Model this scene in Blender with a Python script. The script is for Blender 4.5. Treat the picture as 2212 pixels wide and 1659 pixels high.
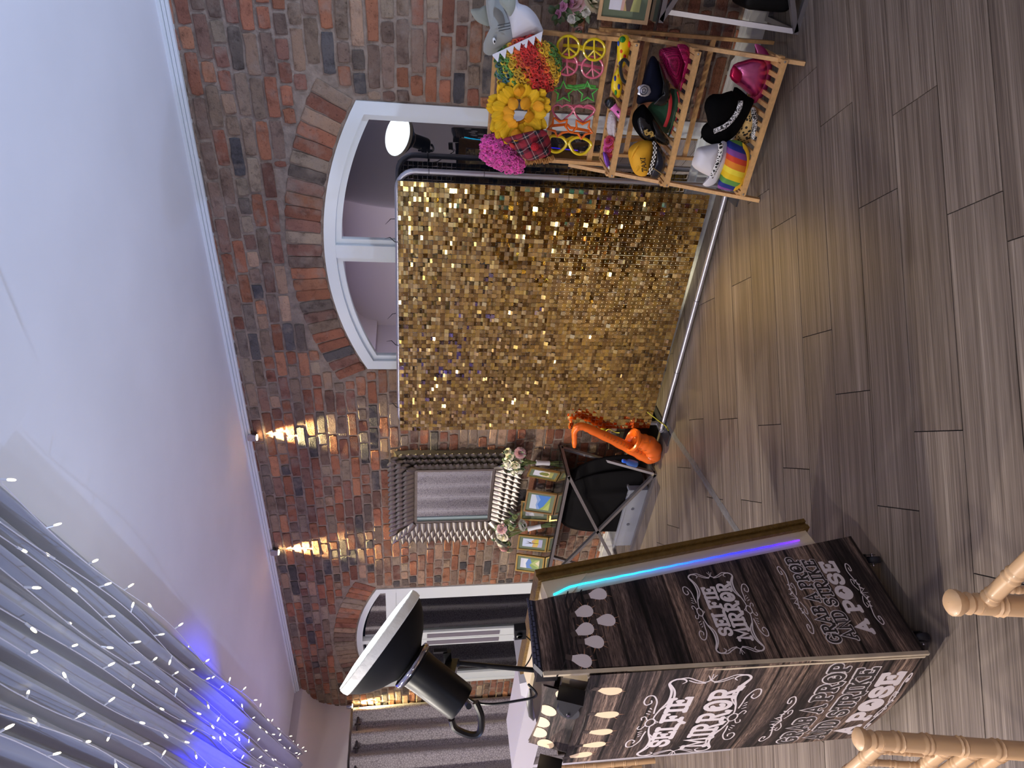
import bpy, bmesh, math, random
from mathutils import Vector, Matrix
for _o in list(bpy.data.objects): bpy.data.objects.remove(_o)
S = bpy.context.scene
COL = S.collection
rnd = random.Random(7)
V = Vector
PI = math.pi
def rad(a): return math.radians(a)
def lin(c):
    return tuple(((x/255)/12.92 if x/255 <= .04045 else ((x/255+.055)/1.055)**2.4) for x in c)

# ---------------------------------------------------------------- camera (phone held on its side: rolled 90 degrees)
F0 = 1454.6; PIT = rad(8.757); ROL = rad(.0452); YAW = rad(127.933); CAMZ = 2.0
_fw = V((math.cos(YAW), math.sin(YAW), 0)); _rt = V((math.sin(YAW), -math.cos(YAW), 0)); _up = V((0, 0, 1))
CF = _fw*math.cos(PIT) - _up*math.sin(PIT)
_u0 = _up*math.cos(PIT) + _fw*math.sin(PIT)
CR = _rt*math.cos(ROL) + _u0*math.sin(ROL)
CU = -_rt*math.sin(ROL) + _u0*math.cos(ROL)
CC = V((0, 0, CAMZ))
cam_d = bpy.data.cameras.new('camera'); cam = bpy.data.objects.new('camera', cam_d); COL.objects.link(cam)
cam_d.sensor_fit = 'HORIZONTAL'; cam_d.sensor_width = 36; cam_d.lens = 36*F0/2212
cam_d.clip_start = .02; cam_d.clip_end = 100
_m = Matrix.Identity(4)
for i in range(3):
    _m[i][0] = -CU[i]; _m[i][1] = CR[i]; _m[i][2] = -CF[i]; _m[i][3] = CC[i]
cam.matrix_world = _m
S.camera = cam
def ray(x, y): return CR*((1659-y)-829.5) - CU*(x-1106) + CF*F0
def G(x, y, z=0.0): d = ray(x, y); return CC + d*((z-CAMZ)/d.z)       # point of a photo direction at height z
def W(x, y, Y): d = ray(x, y); return CC + d*(Y/d.y)                  # ... at depth y = Y
def WX(x, y, X): d = ray(x, y); return CC + d*(X/d.x)                 # ... at x = X
def proj(p):
    v = p-CC; c = v.dot(CF); return (1106 - v.dot(CU)/c*F0, 1659-(829.5+v.dot(CR)/c*F0))

# ---------------------------------------------------------------- world, exposure
w = bpy.data.worlds.new('night'); S.world = w; w.use_nodes = True
w.node_tree.nodes['Background'].inputs[0].default_value = (.010, .012, .022, 1)
w.node_tree.nodes['Background'].inputs[1].default_value = .25
S.view_settings.view_transform = 'Standard'; S.view_settings.look = 'None'
S.view_settings.gamma = 1; S.view_settings.exposure = 0.1
S.view_settings.use_curve_mapping = False
try:
    S.cycles.use_denoising = True; S.cycles.sample_clamp_indirect = 60.0; S.cycles.blur_glossy = 4.0; S.cycles.caustics_reflective = True; S.cycles.max_bounces = 6; S.cycles.diffuse_bounces = 4; S.cycles.glossy_bounces = 4
except Exception: pass

# ---------------------------------------------------------------- lamps: room fixtures and added unseen fill
def lamp(name, kind, loc, color, watt, aim=None, size=.2, spot=60, blend=.6):
    l = bpy.data.lights.new(name, kind); l.color = color; l.energy = watt
    o = bpy.data.objects.new(name, l); COL.objects.link(o); o.location = loc
    if kind == 'AREA': l.shape = 'DISK'; l.size = size
    else: l.shadow_soft_size = size
    if kind == 'SPOT': l.spot_size = rad(spot); l.spot_blend = blend
    if aim is not None:
        o.rotation_euler = (V(aim)-V(loc)).to_track_quat('-Z', 'Y').to_euler()
    return o
DISH_C = V((-2.215, 1.355, 2.092)); DISH_AX = (_up*.79 + _rt*.60 + _fw*.16).normalized()
DISH_EM = 9.0                       # the studio light behind its diffuser
FILL_DOWN = [(-3.6, -.4, 105), (-5.6, -.2, 125), (-1.3, -1.2, 42), (.9, .4, 10), (1.4, 2.2, 2), (-6.7, 1.4, 62), (1.2, -1.6, 16)]   # fill downlights added out of view behind and beside the camera: x, y, watts
ADDED_SPOT_W = 7500  # watts of the added spotlight on the sequin wall
UP = [((-5.0, 1.15, .12), (-4.3, 1.70, 3.06), (.02, .03, 1.0), 1200, 31), ((-7.3, .6, .12), (-5.6, 1.8, 3.2), (.54, .42, 1.0), 220, 90),
      ((2.2, 2.2, .12), (.3, 2.9, 3.25), (.54, .70, 1.0), 520, 84), ((-3.6, -3.4, .12), (-3.0, -1.6, 3.25), (.40, .54, 1.0), 400, 115),
      ((.4, -3.6, .12), (.2, -2.2, 3.25), (.58, .69, 1.0), 250, 115), ((-7.4, -2.2, .12), (-6.6, -1.6, 3.2), (.46, .46, 1.0), 220, 100)]        # coloured floor uplighters; all after the first two are added fill

# ---------------------------------------------------------------- materials
MATS = {}
def mat(name, col, rough=.5, metal=0., var=0., vs=8., bump=0., bs=60., em=None, ems=0., attr=False, spec=None, coat=0., alpha=None, sheen=0., stretch=None, trans=0., ior=None, col2=None):
    if name in MATS: return MATS[name]
    m = bpy.data.materials.new(name); m.use_nodes = True; nt = m.node_tree; N = nt.nodes; L = nt.links
    b = N['Principled BSDF']
    c = (*lin(col), 1)
    b.inputs['Base Color'].default_value = c; b.inputs['Roughness'].default_value = rough; b.inputs['Metallic'].default_value = metal
    if spec is not None: b.inputs['Specular IOR Level'].default_value = spec
    if coat: b.inputs['Coat Weight'].default_value = coat; b.inputs['Coat Roughness'].default_value = .1
    if sheen: b.inputs['Sheen Weight'].default_value = sheen
    if trans: b.inputs['Transmission Weight'].default_value = trans
    if ior: b.inputs['IOR'].default_value = ior
    if alpha is not None: b.inputs['Alpha'].default_value = alpha
    if em is not None:
        b.inputs['Emission Color'].default_value = (*lin(em), 1); b.inputs['Emission Strength'].default_value = ems
    vec = None
    if var or bump:
        g = N.new('ShaderNodeTexCoord'); vec = g.outputs['Object']
        if stretch:
            mp = N.new('ShaderNodeMapping'); mp.inputs['Scale'].default_value = stretch; L.new(vec, mp.inputs[0]); vec = mp.outputs[0]
    src = None
    if attr:
        a = N.new('ShaderNodeVertexColor'); a.layer_name = 'Col'; src = a.outputs[0]
    if var:
        n = N.new('ShaderNodeTexNoise'); n.inputs['Scale'].default_value = vs; n.inputs['Detail'].default_value = 4; L.new(vec, n.inputs[0])
        if col2 is not None:
            r = N.new('ShaderNodeValToRGB'); r.color_ramp.elements[0].position = .35; r.color_ramp.elements[1].position = .65
            r.color_ramp.elements[0].color = c; r.color_ramp.elements[1].color = (*lin(col2), 1)
            L.new(n.outputs[0], r.inputs[0]); src = r.outputs[0]
        else:
            mr = N.new('ShaderNodeMapRange'); mr.inputs[1].default_value = .25; mr.inputs[2].default_value = .75
            mr.inputs[3].default_value = 1-var; mr.inputs[4].default_value = 1+var*.6; L.new(n.outputs[0], mr.inputs[0])
            mx = N.new('ShaderNodeMixRGB'); mx.blend_type = 'MULTIPLY'; mx.inputs[0].default_value = 1
            if src is not None: L.new(src, mx.inputs[1])
            else: mx.inputs[1].default_value = c
            L.new(mr.outputs[0], mx.inputs[2]); src = mx.outputs[0]
    if src is not None: L.new(src, b.inputs['Base Color'])
    if bump:
        n2 = N.new('ShaderNodeTexNoise'); n2.inputs['Scale'].default_value = bs; n2.inputs['Detail'].default_value = 5; L.new(vec, n2.inputs[0])
        bp = N.new('ShaderNodeBump'); bp.inputs['Strength'].default_value = bump; bp.inputs['Distance'].default_value = .01
        L.new(n2.outputs[0], bp.inputs['Height']); L.new(bp.outputs[0], b.inputs['Normal'])
    MATS[name] = m
    return m

# ---------------------------------------------------------------- mesh builder
class MB:
    def __init__(s): s.v = []; s.f = []; s.c = []; s.cur = None; s.uv = None
    def col(s, c): s.cur = c; return s
    def face(s, ids): s.f.append(tuple(ids)); s.c.append(s.cur)
    def add(s, pts): k = len(s.v); s.v.extend([V(p) for p in pts]); return k
    def poly(s, pts): k = s.add(pts); s.face(range(k, k+len(pts))); return s
    def box(s, p0, p1, M=None):
        x0, y0, z0 = p0; x1, y1, z1 = p1
        P = [V(q) for q in ((x0,y0,z0),(x1,y0,z0),(x1,y1,z0),(x0,y1,z0),(x0,y0,z1),(x1,y0,z1),(x1,y1,z1),(x0,y1,z1))]
        if M is not None: P = [M @ p for p in P]
        k = s.add(P)
        for q in ((0,3,2,1),(4,5,6,7),(0,1,5,4),(1,2,6,5),(2,3,7,6),(3,0,4,7)): s.face([k+i for i in q])
        return s
    def bar(s, a, b, w, h, up=(0,0,1), tw=1.0):
        a = V(a); b = V(b); d = (b-a).normalized(); u = V(up)
        if abs(d.dot(u)) > .98: u = V((0,1,0)) if abs(d.y) < .9 else V((1,0,0))
        sx = d.cross(u).normalized(); uz = sx.cross(d).normalized()
        P = []
        for c, k in ((a, 1.0), (b, tw)):
            for i, j in ((-1,-1),(1,-1),(1,1),(-1,1)): P.append(c + sx*(i*w/2*k) + uz*(j*h/2*k))
        k = s.add(P)
        for q in ((0,1,2,3),(7,6,5,4),(0,4,5,1),(1,5,6,2),(2,6,7,3),(3,7,4,0)): s.face([k+i for i in q])
        return s
    def tube(s, pts, r, n=8, closed=False, caps=True, flat=1.0, nrm=None):
        pts = [V(p) for p in pts]; m = len(pts)
        rs = r if isinstance(r, (list, tuple)) else [r]*m
        rings = []
        pu = None
        for i, p in enumerate(pts):
            if closed: d = pts[(i+1) % m]-pts[(i-1) % m]
            else: d = pts[min(i+1, m-1)]-pts[max(i-1, 0)]
            if d.length < 1e-9: d = V((0,0,1))
            d.normalize()
            if nrm is not None: u = V(nrm)
            elif pu is None: u = V((0,0,1)) if abs(d.z) < .9 else V((0,1,0))
            else: u = pu
            sx = d.cross(u)
            if sx.length < 1e-6: sx = d.cross(V((1,0,0)))
            sx.normalize(); uz = sx.cross(d).normalized(); pu = uz
            k = s.add([p + sx*(math.cos(2*PI*j/n)*rs[i]) + uz*(math.sin(2*PI*j/n)*rs[i]*flat) for j in range(n)])
            rings.append(k)
        for i in range(m if closed else m-1):
            a = rings[i]; b = rings[(i+1) % m]
            for j in range(n): s.face((a+j, a+(j+1) % n, b+(j+1) % n, b+j))
        if caps and not closed:
            s.face([rings[0]+j for j in reversed(range(n))]); s.face([rings[-1]+j for j in range(n)])
        return s
    def lathe(s, prof, n=24, M=None, sx=1., sy=1., a0=0., a1=2*PI):
        full = abs(a1-a0-2*PI) < 1e-6
        M = M or Matrix.Identity(4); rings = []
        cnt = n if full else n+1
        for r, z in prof:
            k = s.add([M @ V((r*sx*math.cos(a0+(a1-a0)*j/n), r*sy*math.sin(a0+(a1-a0)*j/n), z)) for j in range(cnt)]); rings.append(k)
        for a, b in zip(rings, rings[1:]):
            for j in range(n):
                j2 = (j+1) % cnt
                s.face((a+j, a+j2, b+j2, b+j))
        return s
    def ball(s, c, r, n=10, m=6, M=None):
        c = V(c); r = V(r) if not isinstance(r, (int, float)) else V((r, r, r))
        prof = [(max(1e-5, math.sin(PI*i/m)), -math.cos(PI*i/m)) for i in range(m+1)]
        T = Matrix.Translation(c) @ (M or Matrix.Identity(4)) @ Matrix.Diagonal((r.x, r.y, r.z, 1))
        return s.lathe(prof, n, T)
    def grid(s, fn, nu, nv, cu=False):
        ks = []
        for j in range(nv+1):
            ks.append(s.add([fn(i/nu, j/nv) for i in range(nu + (0 if cu else 1))]))
        for j in range(nv):
            for i in range(nu):
                i2 = (i+1) % nu if cu else i+1
                s.face((ks[j]+i, ks[j]+i2, ks[j+1]+i2, ks[j+1]+i))
        return s
    def prism(s, pts, off):
        pts = [V(p) for p in pts]; off = V(off); n = len(pts)
        a = s.add(pts); b = s.add([p+off for p in pts])
        s.face([a+i for i in range(n)]); s.face([b+i for i in reversed(range(n))])
        for i in range(n): s.face((a+i, b+i, b+(i+1) % n, a+(i+1) % n))
        return s
    def puff(s, pts, nrm, th, rings=4, c=None, back=True, p=.5, back_th=None):
        pts = [V(q) for q in pts]; n = len(pts); nrm = V(nrm).normalized()
        c = V(c) if c is not None else sum(pts, V())/n
        for sg, t in ((1, th), (-1, th if back_th is None else back_th)):
            if sg < 0 and not back: break
            ks = []
            for i in range(rings+1):
                q = 1-i/(rings+.0)
                if i == rings: ks.append(s.add([c+nrm*(sg*t)])); break
                h = t*(1-q**2.2)**p
                ks.append(s.add([c+(v-c)*q+nrm*(sg*h) for v in pts]))
            for i in range(rings-1):
                for j in range(n):
                    f = (ks[i]+j, ks[i]+(j+1) % n, ks[i+1]+(j+1) % n, ks[i+1]+j); s.face(f if sg > 0 else f[::-1])
            for j in range(n):
                f = (ks[rings-1]+j, ks[rings-1]+(j+1) % n, ks[rings]); s.face(f if sg > 0 else f[::-1])
        return s
    def build(s, name, m, parent=None, smooth=False, local=False, kind=None, flat_loc=None):
        off = V((0,0,0))
        if parent is not None and not local: off = V(ROOT.get(parent.name, (0,0,0)))
        me = bpy.data.meshes.new(name)
        me.from_pydata([tuple(v-off) for v in s.v], [], s.f)
        if any(c is not None for c in s.c):
            ca = me.color_attributes.new('Col', 'FLOAT_COLOR', 'CORNER'); buf = []
            for fc, c in zip(s.f, s.c):
                cc = (*lin(c), 1.) if c is not None else (1., 1., 1., 1.)
                buf.extend(cc*len(fc))
            ca.data.foreach_set('color', buf)
        if smooth:
            me.polygons.foreach_set('use_smooth', [True]*len(me.polygons))
            if smooth != 'all':
                try: me.set_sharp_from_angle(angle=rad(42))
                except Exception: pass
        me.update()
        if m is not None: me.materials.append(m)
        o = bpy.data.objects.new(name, me); COL.objects.link(o)
        if parent is not None:
            o.parent = parent; ROOT[o.name] = ROOT.get(parent.name, (0,0,0))
        if kind: o['kind'] = kind
        return o
ROOT = {}
def thing(name, label, cat, loc=(0,0,0), group=None):
    o = bpy.data.objects.new(name, None); COL.objects.link(o); o.location = loc; o.empty_display_size = .05
    ROOT[o.name] = tuple(loc); o['label'] = label; o['category'] = cat
    if group: o['group'] = group
    return o
def tag(o, label, cat, group=None, kind=None):
    o['label'] = label; o['category'] = cat
    if group: o['group'] = group
    if kind: o['kind'] = kind
    return o
def struct(name, mb, m, **k):
    o = mb.build(name, m, **k); o['kind'] = 'structure'; return o
def copy_tree(o, parent=None):
    c = o.copy(); COL.objects.link(c)
    if parent is not None: c.parent = parent
    ROOT[c.name] = (0,0,0)
    for ch in [k for k in o.children]: copy_tree(ch, c)
    return c
def frame_m(o, x, y, z):
    M = Matrix.Identity(4)
    for i in range(3): M[i][0] = x[i]; M[i][1] = y[i]; M[i][2] = z[i]; M[i][3] = o[i]
    return M
def axis_m(o, ax, ref=(0,0,1)):
    z = V(ax).normalized(); r = V(ref)
    if abs(z.dot(r)) > .97: r = V((1,0,0))
    x = r.cross(z).normalized(); y = z.cross(x)
    return frame_m(V(o), x, y, z)
def arc(cx, cy, rx, ry, a0, a1, n=10):
    return [(cx+rx*math.cos(rad(a0+(a1-a0)*i/n)), cy+ry*math.sin(rad(a0+(a1-a0)*i/n))) for i in range(n+1)]
def smooth_pts(P, k=6, closed=False):
    P = [V(p) for p in P]; n = len(P); out = []
    for i in range(n if closed else n-1):
        g = lambda j: P[j % n] if closed else P[max(0, min(n-1, j))]
        p0, p1, p2, p3 = g(i-1), g(i), g(i+1), g(i+2)
        for t in range(k):
            t /= k
            out.append(.5*((2*p1) + (p2-p0)*t + (2*p0-5*p1+4*p2-p3)*t*t + (3*p1-p0-3*p2+p3)*t**3))
    if not closed: out.append(P[-1])
    return out
# ================================================================ STRUCTURE
D = 4.064; H = 3.25; XL = -8.05; XR = 3.2; YB = -4.2
def node_mat(name):
    m = bpy.data.materials.new(name); m.use_nodes = True
    return m, m.node_tree.nodes, m.node_tree.links, m.node_tree.nodes['Principled BSDF']
def ramp(N, stops):
    r = N.new('ShaderNodeValToRGB'); e = r.color_ramp.elements
    while len(e) < len(stops): e.new(.5)
    for k, (p, c) in enumerate(stops): e[k].position = p; e[k].color = (*lin(c), 1)
    return r
def noise(N, L, vec, scale, detail=4, rough=.55):
    n = N.new('ShaderNodeTexNoise'); n.inputs['Scale'].default_value = scale; n.inputs['Detail'].default_value = detail
    n.inputs['Roughness'].default_value = rough; L.new(vec, n.inputs[0]); return n
def mixc(N, L, kind, fac, a, b):
    x = N.new('ShaderNodeMixRGB'); x.blend_type = kind
    if isinstance(fac, float): x.inputs[0].default_value = fac
    else: L.new(fac, x.inputs[0])
    L.new(a, x.inputs[1]); L.new(b, x.inputs[2]); return x

# brick: per brick colour, mottled
m_brick, N, L, b = node_mat('brick')
tc = N.new('ShaderNodeTexCoord'); a = N.new('ShaderNodeVertexColor'); a.layer_name = 'Col'
n1 = noise(N, L, tc.outputs['Object'], 14, 6, .65); n2 = noise(N, L, tc.outputs['Object'], 70, 5, .7)
r1 = ramp(N, [(.30, (120, 104, 98)), (.48, (235, 230, 228)), (.70, (255, 246, 236))])
L.new(n1.outputs[0], r1.inputs[0])
x1 = mixc(N, L, 'MULTIPLY', .7, a.outputs[0], r1.outputs[0])
r2 = ramp(N, [(.30, (70, 62, 60)), (.42, (255, 255, 255))]); L.new(n2.outputs[0], r2.inputs[0])
x2 = mixc(N, L, 'MULTIPLY', .6, x1.outputs[0], r2.outputs[0])
n3 = noise(N, L, tc.outputs['Object'], 9, 3); r3 = ramp(N, [(.52, (0, 0, 0)), (.70, (190, 190, 190))]); L.new(n3.outputs[0], r3.inputs[0])
mort = N.new('ShaderNodeRGB'); mort.outputs[0].default_value = (*lin((158, 142, 129)), 1)
x3 = mixc(N, L, 'MIX', r3.outputs[0], x2.outputs[0], mort.outputs[0]); L.new(x3.outputs[0], b.inputs['Base Color'])
b.inputs['Roughness'].default_value = .85; b.inputs['Specular IOR Level'].default_value = .25
bp = N.new('ShaderNodeBump'); bp.inputs['Strength'].default_value = 1.; bp.inputs['Distance'].default_value = .008
ad = N.new('ShaderNodeMath'); ad.operation = 'ADD'; L.new(n1.outputs[0], ad.inputs[0]); L.new(n2.outputs[0], ad.inputs[1])
L.new(ad.outputs[0], bp.inputs['Height']); L.new(bp.outputs[0], b.inputs['Normal'])
m_mortar = mat('mortar', (150, 134, 121), .95, var=.35, vs=22, bump=.8, bs=55, spec=.2)
m_white = mat('white_gloss_paint', (226, 230, 232), .32)
m_frame = mat('white_upvc', (224, 230, 232), .28)
m_ceil = mat('ceiling_plaster', (228, 228, 234), .9, var=.06, vs=1.6)
m_wallp = mat('lilac_wall_paint', (190, 182, 192), .9)

# ---- openings in the brick wall
OPEN = [(-3.02, -1.131), (-7.557, -5.712)]; SPR = 2.295; RISE = .24
def arch_c(o): return (o[0]+o[1])/2
HW = (OPEN[0][1]-OPEN[0][0])/2; RA = (HW*HW+RISE*RISE)/(2*RISE)
def arch_z(o, x, extra=0.):
    dx = x-arch_c(o); r = RA+extra; q = r*r-dx*dx
    return SPR+RISE-RA+math.sqrt(max(q, 0))
mb = MB()
xs = [XL, OPEN[1][0], OPEN[1][1], OPEN[0][0], OPEN[0][1], XR]
for k in (0, 2, 4): mb.box((xs[k], D, 0), (xs[k+1], D+.11, H))
for o in OPEN:
    n = 30
    for i in range(n):
        xa = o[0]+(o[1]-o[0])*i/n; xb = o[0]+(o[1]-o[0])*(i+1)/n
        za, zb = arch_z(o, xa), arch_z(o, xb)
        k = mb.add([(xa, D, za), (xb, D, zb), (xb, D, H), (xa, D, H), (xa, D+.11, za), (xb, D+.11, zb), (xb, D+.11, H), (xa, D+.11, H)])
        for q in ((0,1,2,3), (7,6,5,4), (0,4,5,1)): mb.face([k+j for j in q])
wall_back = struct('wall_back', mb, m_mortar)

# ---- bricks
BCOL = [(170,114,90)]*6+[(171,116,89)]*6+[(153,104,86)]*5+[(148,108,94)]*5+[(180,128,99)]*4+[(141,110,97)]*4+[(138,116,103)]*5+[(153,132,114)]*5+[(171,153,133)]*4+[(123,111,102)]*3+[(101,97,97)]*3+[(87,85,88)]*1+[(186,155,131)]*3
def brick_mesh(mb, c, ex, ez, w, h, jag=.004):
    """irregular brick: front face proud of the mortar, soft edge"""
    pr = rnd.uniform(.005, .013); nx = max(2, int(w/.055)); P = []
    j = lambda: rnd.uniform(-jag, jag)
    for i in range(nx): P.append((-w/2+w*i/nx+(.006 if i == 0 else 0)+j()*.6, -h/2+j()))
    P.append((w/2-.003, -h/2+.004)); P.append((w/2+j(), j()))
    for i in range(nx): P.append((w/2-w*i/nx-(.006 if i == 0 else 0)+j()*.6, h/2+j()))
    P.append((-w/2+.003, h/2-.004)); P.append((-w/2+j(), j()))
    n = len(P); ny = V((0, -1, 0)); c = V(c)
    tx, tz = rnd.uniform(-.02, .02), rnd.uniform(-.04, .04)
    base = rnd.choice(BCOL); kf = rnd.uniform(.86, 1.1); mb.col(tuple(min(255, q*kf) for q in base))
    A = mb.add([c+ex*x+ez*z+ny*(-.004) for x, z in P])
    B = mb.add([c+ex*x*.995+ez*z*.985+ny*(pr*.6) for x, z in P])
    C_ = mb.add([c+ex*x*(1-.010/w)+ez*z*(1-.012/h)+ny*(pr+tx*x+tz*z) for x, z in P])
    for a_, b_ in ((A, B), (B, C_)):
        for i in range(n): mb.face((a_+i, a_+(i+1) % n, b_+(i+1) % n, b_+i))
    mb.face([C_+i for i in range(n)])
CH = .0795; bricks = []
def blocked(x, z):
    for o in OPEN:
        if o[0]-.006 < x < o[1]+.006 and z < SPR+.01: return True
        if z >= SPR-.03:
            dx = x-arch_c(o); r = math.hypot(dx, z-(SPR+RISE-RA))
            if r < RA+.248 and abs(math.atan2(dx, z-(SPR+RISE-RA))) < math.asin(HW/RA)+.012: return True
    return False
row = 0; z = 0.004
while z < H-.01:
    h = min(CH, H-z); zc = z+h/2; x = XL+.01-rnd.uniform(0, .12); row += 1
    hdr = (row % 4 == 2)
    while x < 1.4:
        L_ = .106 if (rnd.random() < (.8 if hdr else .22)) else rnd.uniform(.205, .228)
        x0, x1 = x, x+L_; x += L_+.014
        if x1 > 1.4: break
        # clip against openings
        ts = [x0+(x1-x0)*i/24 for i in range(25)]
        ok = [t > XL+.012 and not any(blocked(t, zz) for zz in (z+.012, zc, z+h-.012)) for t in ts]
        if not any(ok): continue
        i0 = ok.index(True); i1 = i0
        while i1+1 < 25 and ok[i1+1]: i1 += 1
        a_, b_ = ts[i0], ts[i1]
        if b_-a_ < .03: continue
        bricks.append((V(((a_+b_)/2, D, zc+rnd.uniform(-.002, .002))), V((1,0,0)), V((0,0,1)), b_-a_, h-.014))
    z += CH
for o in OPEN:
    amax = math.asin(HW/RA); nb = 25; cz = SPR+RISE-RA
    for i in range(nb):
        t = -amax+2*amax*(i+.5)/nb
        d = V((math.sin(t), 0, math.cos(t))); e = V((math.cos(t), 0, -math.sin(t)))
        c = V((arch_c(o), D, cz))+d*(RA+.124)
        bricks.append((c, d, e, .222, 2*amax*RA/nb*.99))
vis = []
for i, bk in enumerate(bricks):
    p = proj(bk[0]); inside = -20 < p[0] < 2232 and -20 < p[1] < 1679
    hid = (860 < p[0] < 1500 and 392 < p[1] < 915)            # wholly behind the sequin wall
    vis.append((bk[3]*bk[4]/((bk[0]-CC).length**2) if inside and not hid else 0, i))
near = set(i for q, i in sorted(vis, reverse=True)[:300])
rest = MB()
for i, bk in enumerate(bricks):
    if i in near:
        mb = MB(); brick_mesh(mb, *bk); mb.build('brick', m_brick, wall_back)
    else: brick_mesh(rest, *bk)
rest.build('brickwork', m_brick, wall_back, kind='stuff')

# ---- floor planks, laid diagonally
m_floor, N, L, b = node_mat('grey_wood_plank')
ge = N.new('ShaderNodeNewGeometry'); oi = N.new('ShaderNodeObjectInfo')
mp = N.new('ShaderNodeMapping'); mp.vector_type = 'POINT'; mp.inputs['Rotation'].default_value = (0, 0, -rad(43.2)); L.new(ge.outputs['Position'], mp.inputs[0])
ml = N.new('ShaderNodeMath'); ml.operation = 'MULTIPLY'; ml.inputs[1].default_value = 37.; L.new(oi.outputs['Random'], ml.inputs[0])
cx = N.new('ShaderNodeCombineXYZ'); L.new(ml.outputs[0], cx.inputs[0]); L.new(ml.outputs[0], cx.inputs[2])
av = N.new('ShaderNodeVectorMath'); L.new(mp.outputs[0], av.inputs[0]); L.new(cx.outputs[0], av.inputs[1])
s1 = N.new('ShaderNodeMapping'); s1.inputs['Scale'].default_value = (.55, 62, 1); L.new(av.outputs[0], s1.inputs[0])
s2 = N.new('ShaderNodeMapping'); s2.inputs['Scale'].default_value = (2.2, 230, 1); L.new(av.outputs[0], s2.inputs[0])
s3 = N.new('ShaderNodeMapping'); s3.inputs['Scale'].default_value = (.35, 9, 1); L.new(av.outputs[0], s3.inputs[0])
n1 = noise(N, L, s1.outputs[0], 1, 5, .6); n2 = noise(N, L, s2.outputs[0], 1, 4, .6); n3 = noise(N, L, s3.outputs[0], 1, 2, .5)
r1 = ramp(N, [(.25, (104, 93, 86)), (.46, (136, 123, 114)), (.58, (149, 136, 126)), (.75, (180, 167, 156))]); L.new(n1.outputs[0], r1.inputs[0])
r2 = ramp(N, [(.3, (176, 172, 170)), (.6, (255, 255, 255))]); L.new(n2.outputs[0], r2.inputs[0])
r3 = ramp(N, [(.3, (206, 203, 203)), (.7, (255, 255, 255))]); L.new(n3.outputs[0], r3.inputs[0])
x1 = mixc(N, L, 'MULTIPLY', 1., r1.outputs[0], r2.outputs[0]); x2 = mixc(N, L, 'MULTIPLY', .9, x1.outputs[0], r3.outputs[0])
L.new(x2.outputs[0], b.inputs['Base Color']); b.inputs['Roughness'].default_value = .36; b.inputs['Specular IOR Level'].default_value = .35
bp = N.new('ShaderNodeBump'); bp.inputs['Strength'].default_value = .25; bp.inputs['Distance'].default_value = .002; L.new(n1.outputs[0], bp.inputs['Height']); L.new(bp.outputs[0], b.inputs['Normal'])
mb = MB(); mb.box((XL, YB, -.06), (XR, D, -.004)); floor = struct('floor', mb, mat('floor_joint', (22, 18, 18), .9))
pd = V((math.cos(rad(43.2)), math.sin(rad(43.2)), 0)); qd = V((-pd.y, pd.x, 0))
T0 = {0:.841, 1:.033, 2:-.28, 3:.22, 4:.531, 5:-.14, 6:.095, 7:-.347, 8:.148, 9:-.366, 10:.165, 11:-.18, 12:-.633}
PW = .2425; PL = 1.319
def clip_poly(P, nx, ny, c):      # keep nx*x+ny*y <= c
    out = []
    for i in range(len(P)):
        a_, b_ = P[i], P[(i+1) % len(P)]; da = nx*a_[0]+ny*a_[1]-c; db = nx*b_[0]+ny*b_[1]-c
        if da <= 0: out.append(a_)
        if da*db < 0:
            t = da/(da-db); out.append((a_[0]+(b_[0]-a_[0])*t, a_[1]+(b_[1]-a_[1])*t))
    return out
far_floor = MB(); npl = 0
for r in range(-14, 36):
    t0 = T0.get(r, rnd.uniform(0, PL)); s0 = 1.942+r*PW
    for k in range(-9, 9):
        ta = t0+k*PL; g = .0021
        P = [pd*(ta+g)+qd*(s0+g), pd*(ta+PL-g)+qd*(s0+g), pd*(ta+PL-g)+qd*(s0+PW-g), pd*(ta+g)+qd*(s0+PW-g)]
        P = [(p.x, p.y) for p in P]
        for nx, ny, c in ((1,0,XR), (-1,0,-XL), (0,1,D), (0,-1,-YB)):
            P = clip_poly(P, nx, ny, c)
            if len(P) < 3: break
        if len(P) < 3: continue
        cpt = V((sum(p[0] for p in P)/len(P), sum(p[1] for p in P)/len(P), 0))
        seen = any((V((p[0], p[1], 0))-CC).dot(CF) > .3 and -150 < proj(V((p[0], p[1], 0)))[0] < 2400 and -150 < proj(V((p[0], p[1], 0)))[1] < 1800 for p in P+[(cpt.x, cpt.y)])
        if seen:
            m_ = MB(); m_.prism([V((p[0], p[1], 0)) for p in P], (0, 0, -.008)); m_.build('plank', m_floor, floor); npl += 1
        else: far_floor.prism([V((p[0], p[1], 0)) for p in P], (0, 0, -.008))
far_floor.build('planks_beyond', m_floor, floor, kind='stuff')

# ---- ceiling, dropped raft, cornice trim
mb = MB(); mb.box((XL, YB, H), (XR, D, H+.1)); struct('ceiling', mb, m_ceil)
RZ = 3.13; rc = G(98, 832, RZ)
mb = MB(); mb.box((rc.x, YB+1.6, RZ), (2.6, rc.y, H)); struct('trim_1', mb, m_ceil)
o = MB()
for z0, z1, y0 in ((H-.016, H, .052), (H-.034, H-.018, .036), (H-.052, H-.036, .030)): o.box((XL, D-y0, z0), (XR, D+.0, z1))
struct('trim_2', o, m_white)
# ---- skirting board
segs = [(XL, OPEN[1][0]), (OPEN[1][1], OPEN[0][0]), (OPEN[0][1], XR)]
o = MB()
for xa, xb in segs:
    o.box((xa, D-.022, 0), (xb, D+.0, .112)); o.box((xa, D-.017, .112), (xb, D, .132)); o.box((xa, D-.010, .132), (xb, D, .146))
struct('baseboard_back', o, mat('satin_skirting', (206, 204, 200), .3))
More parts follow.
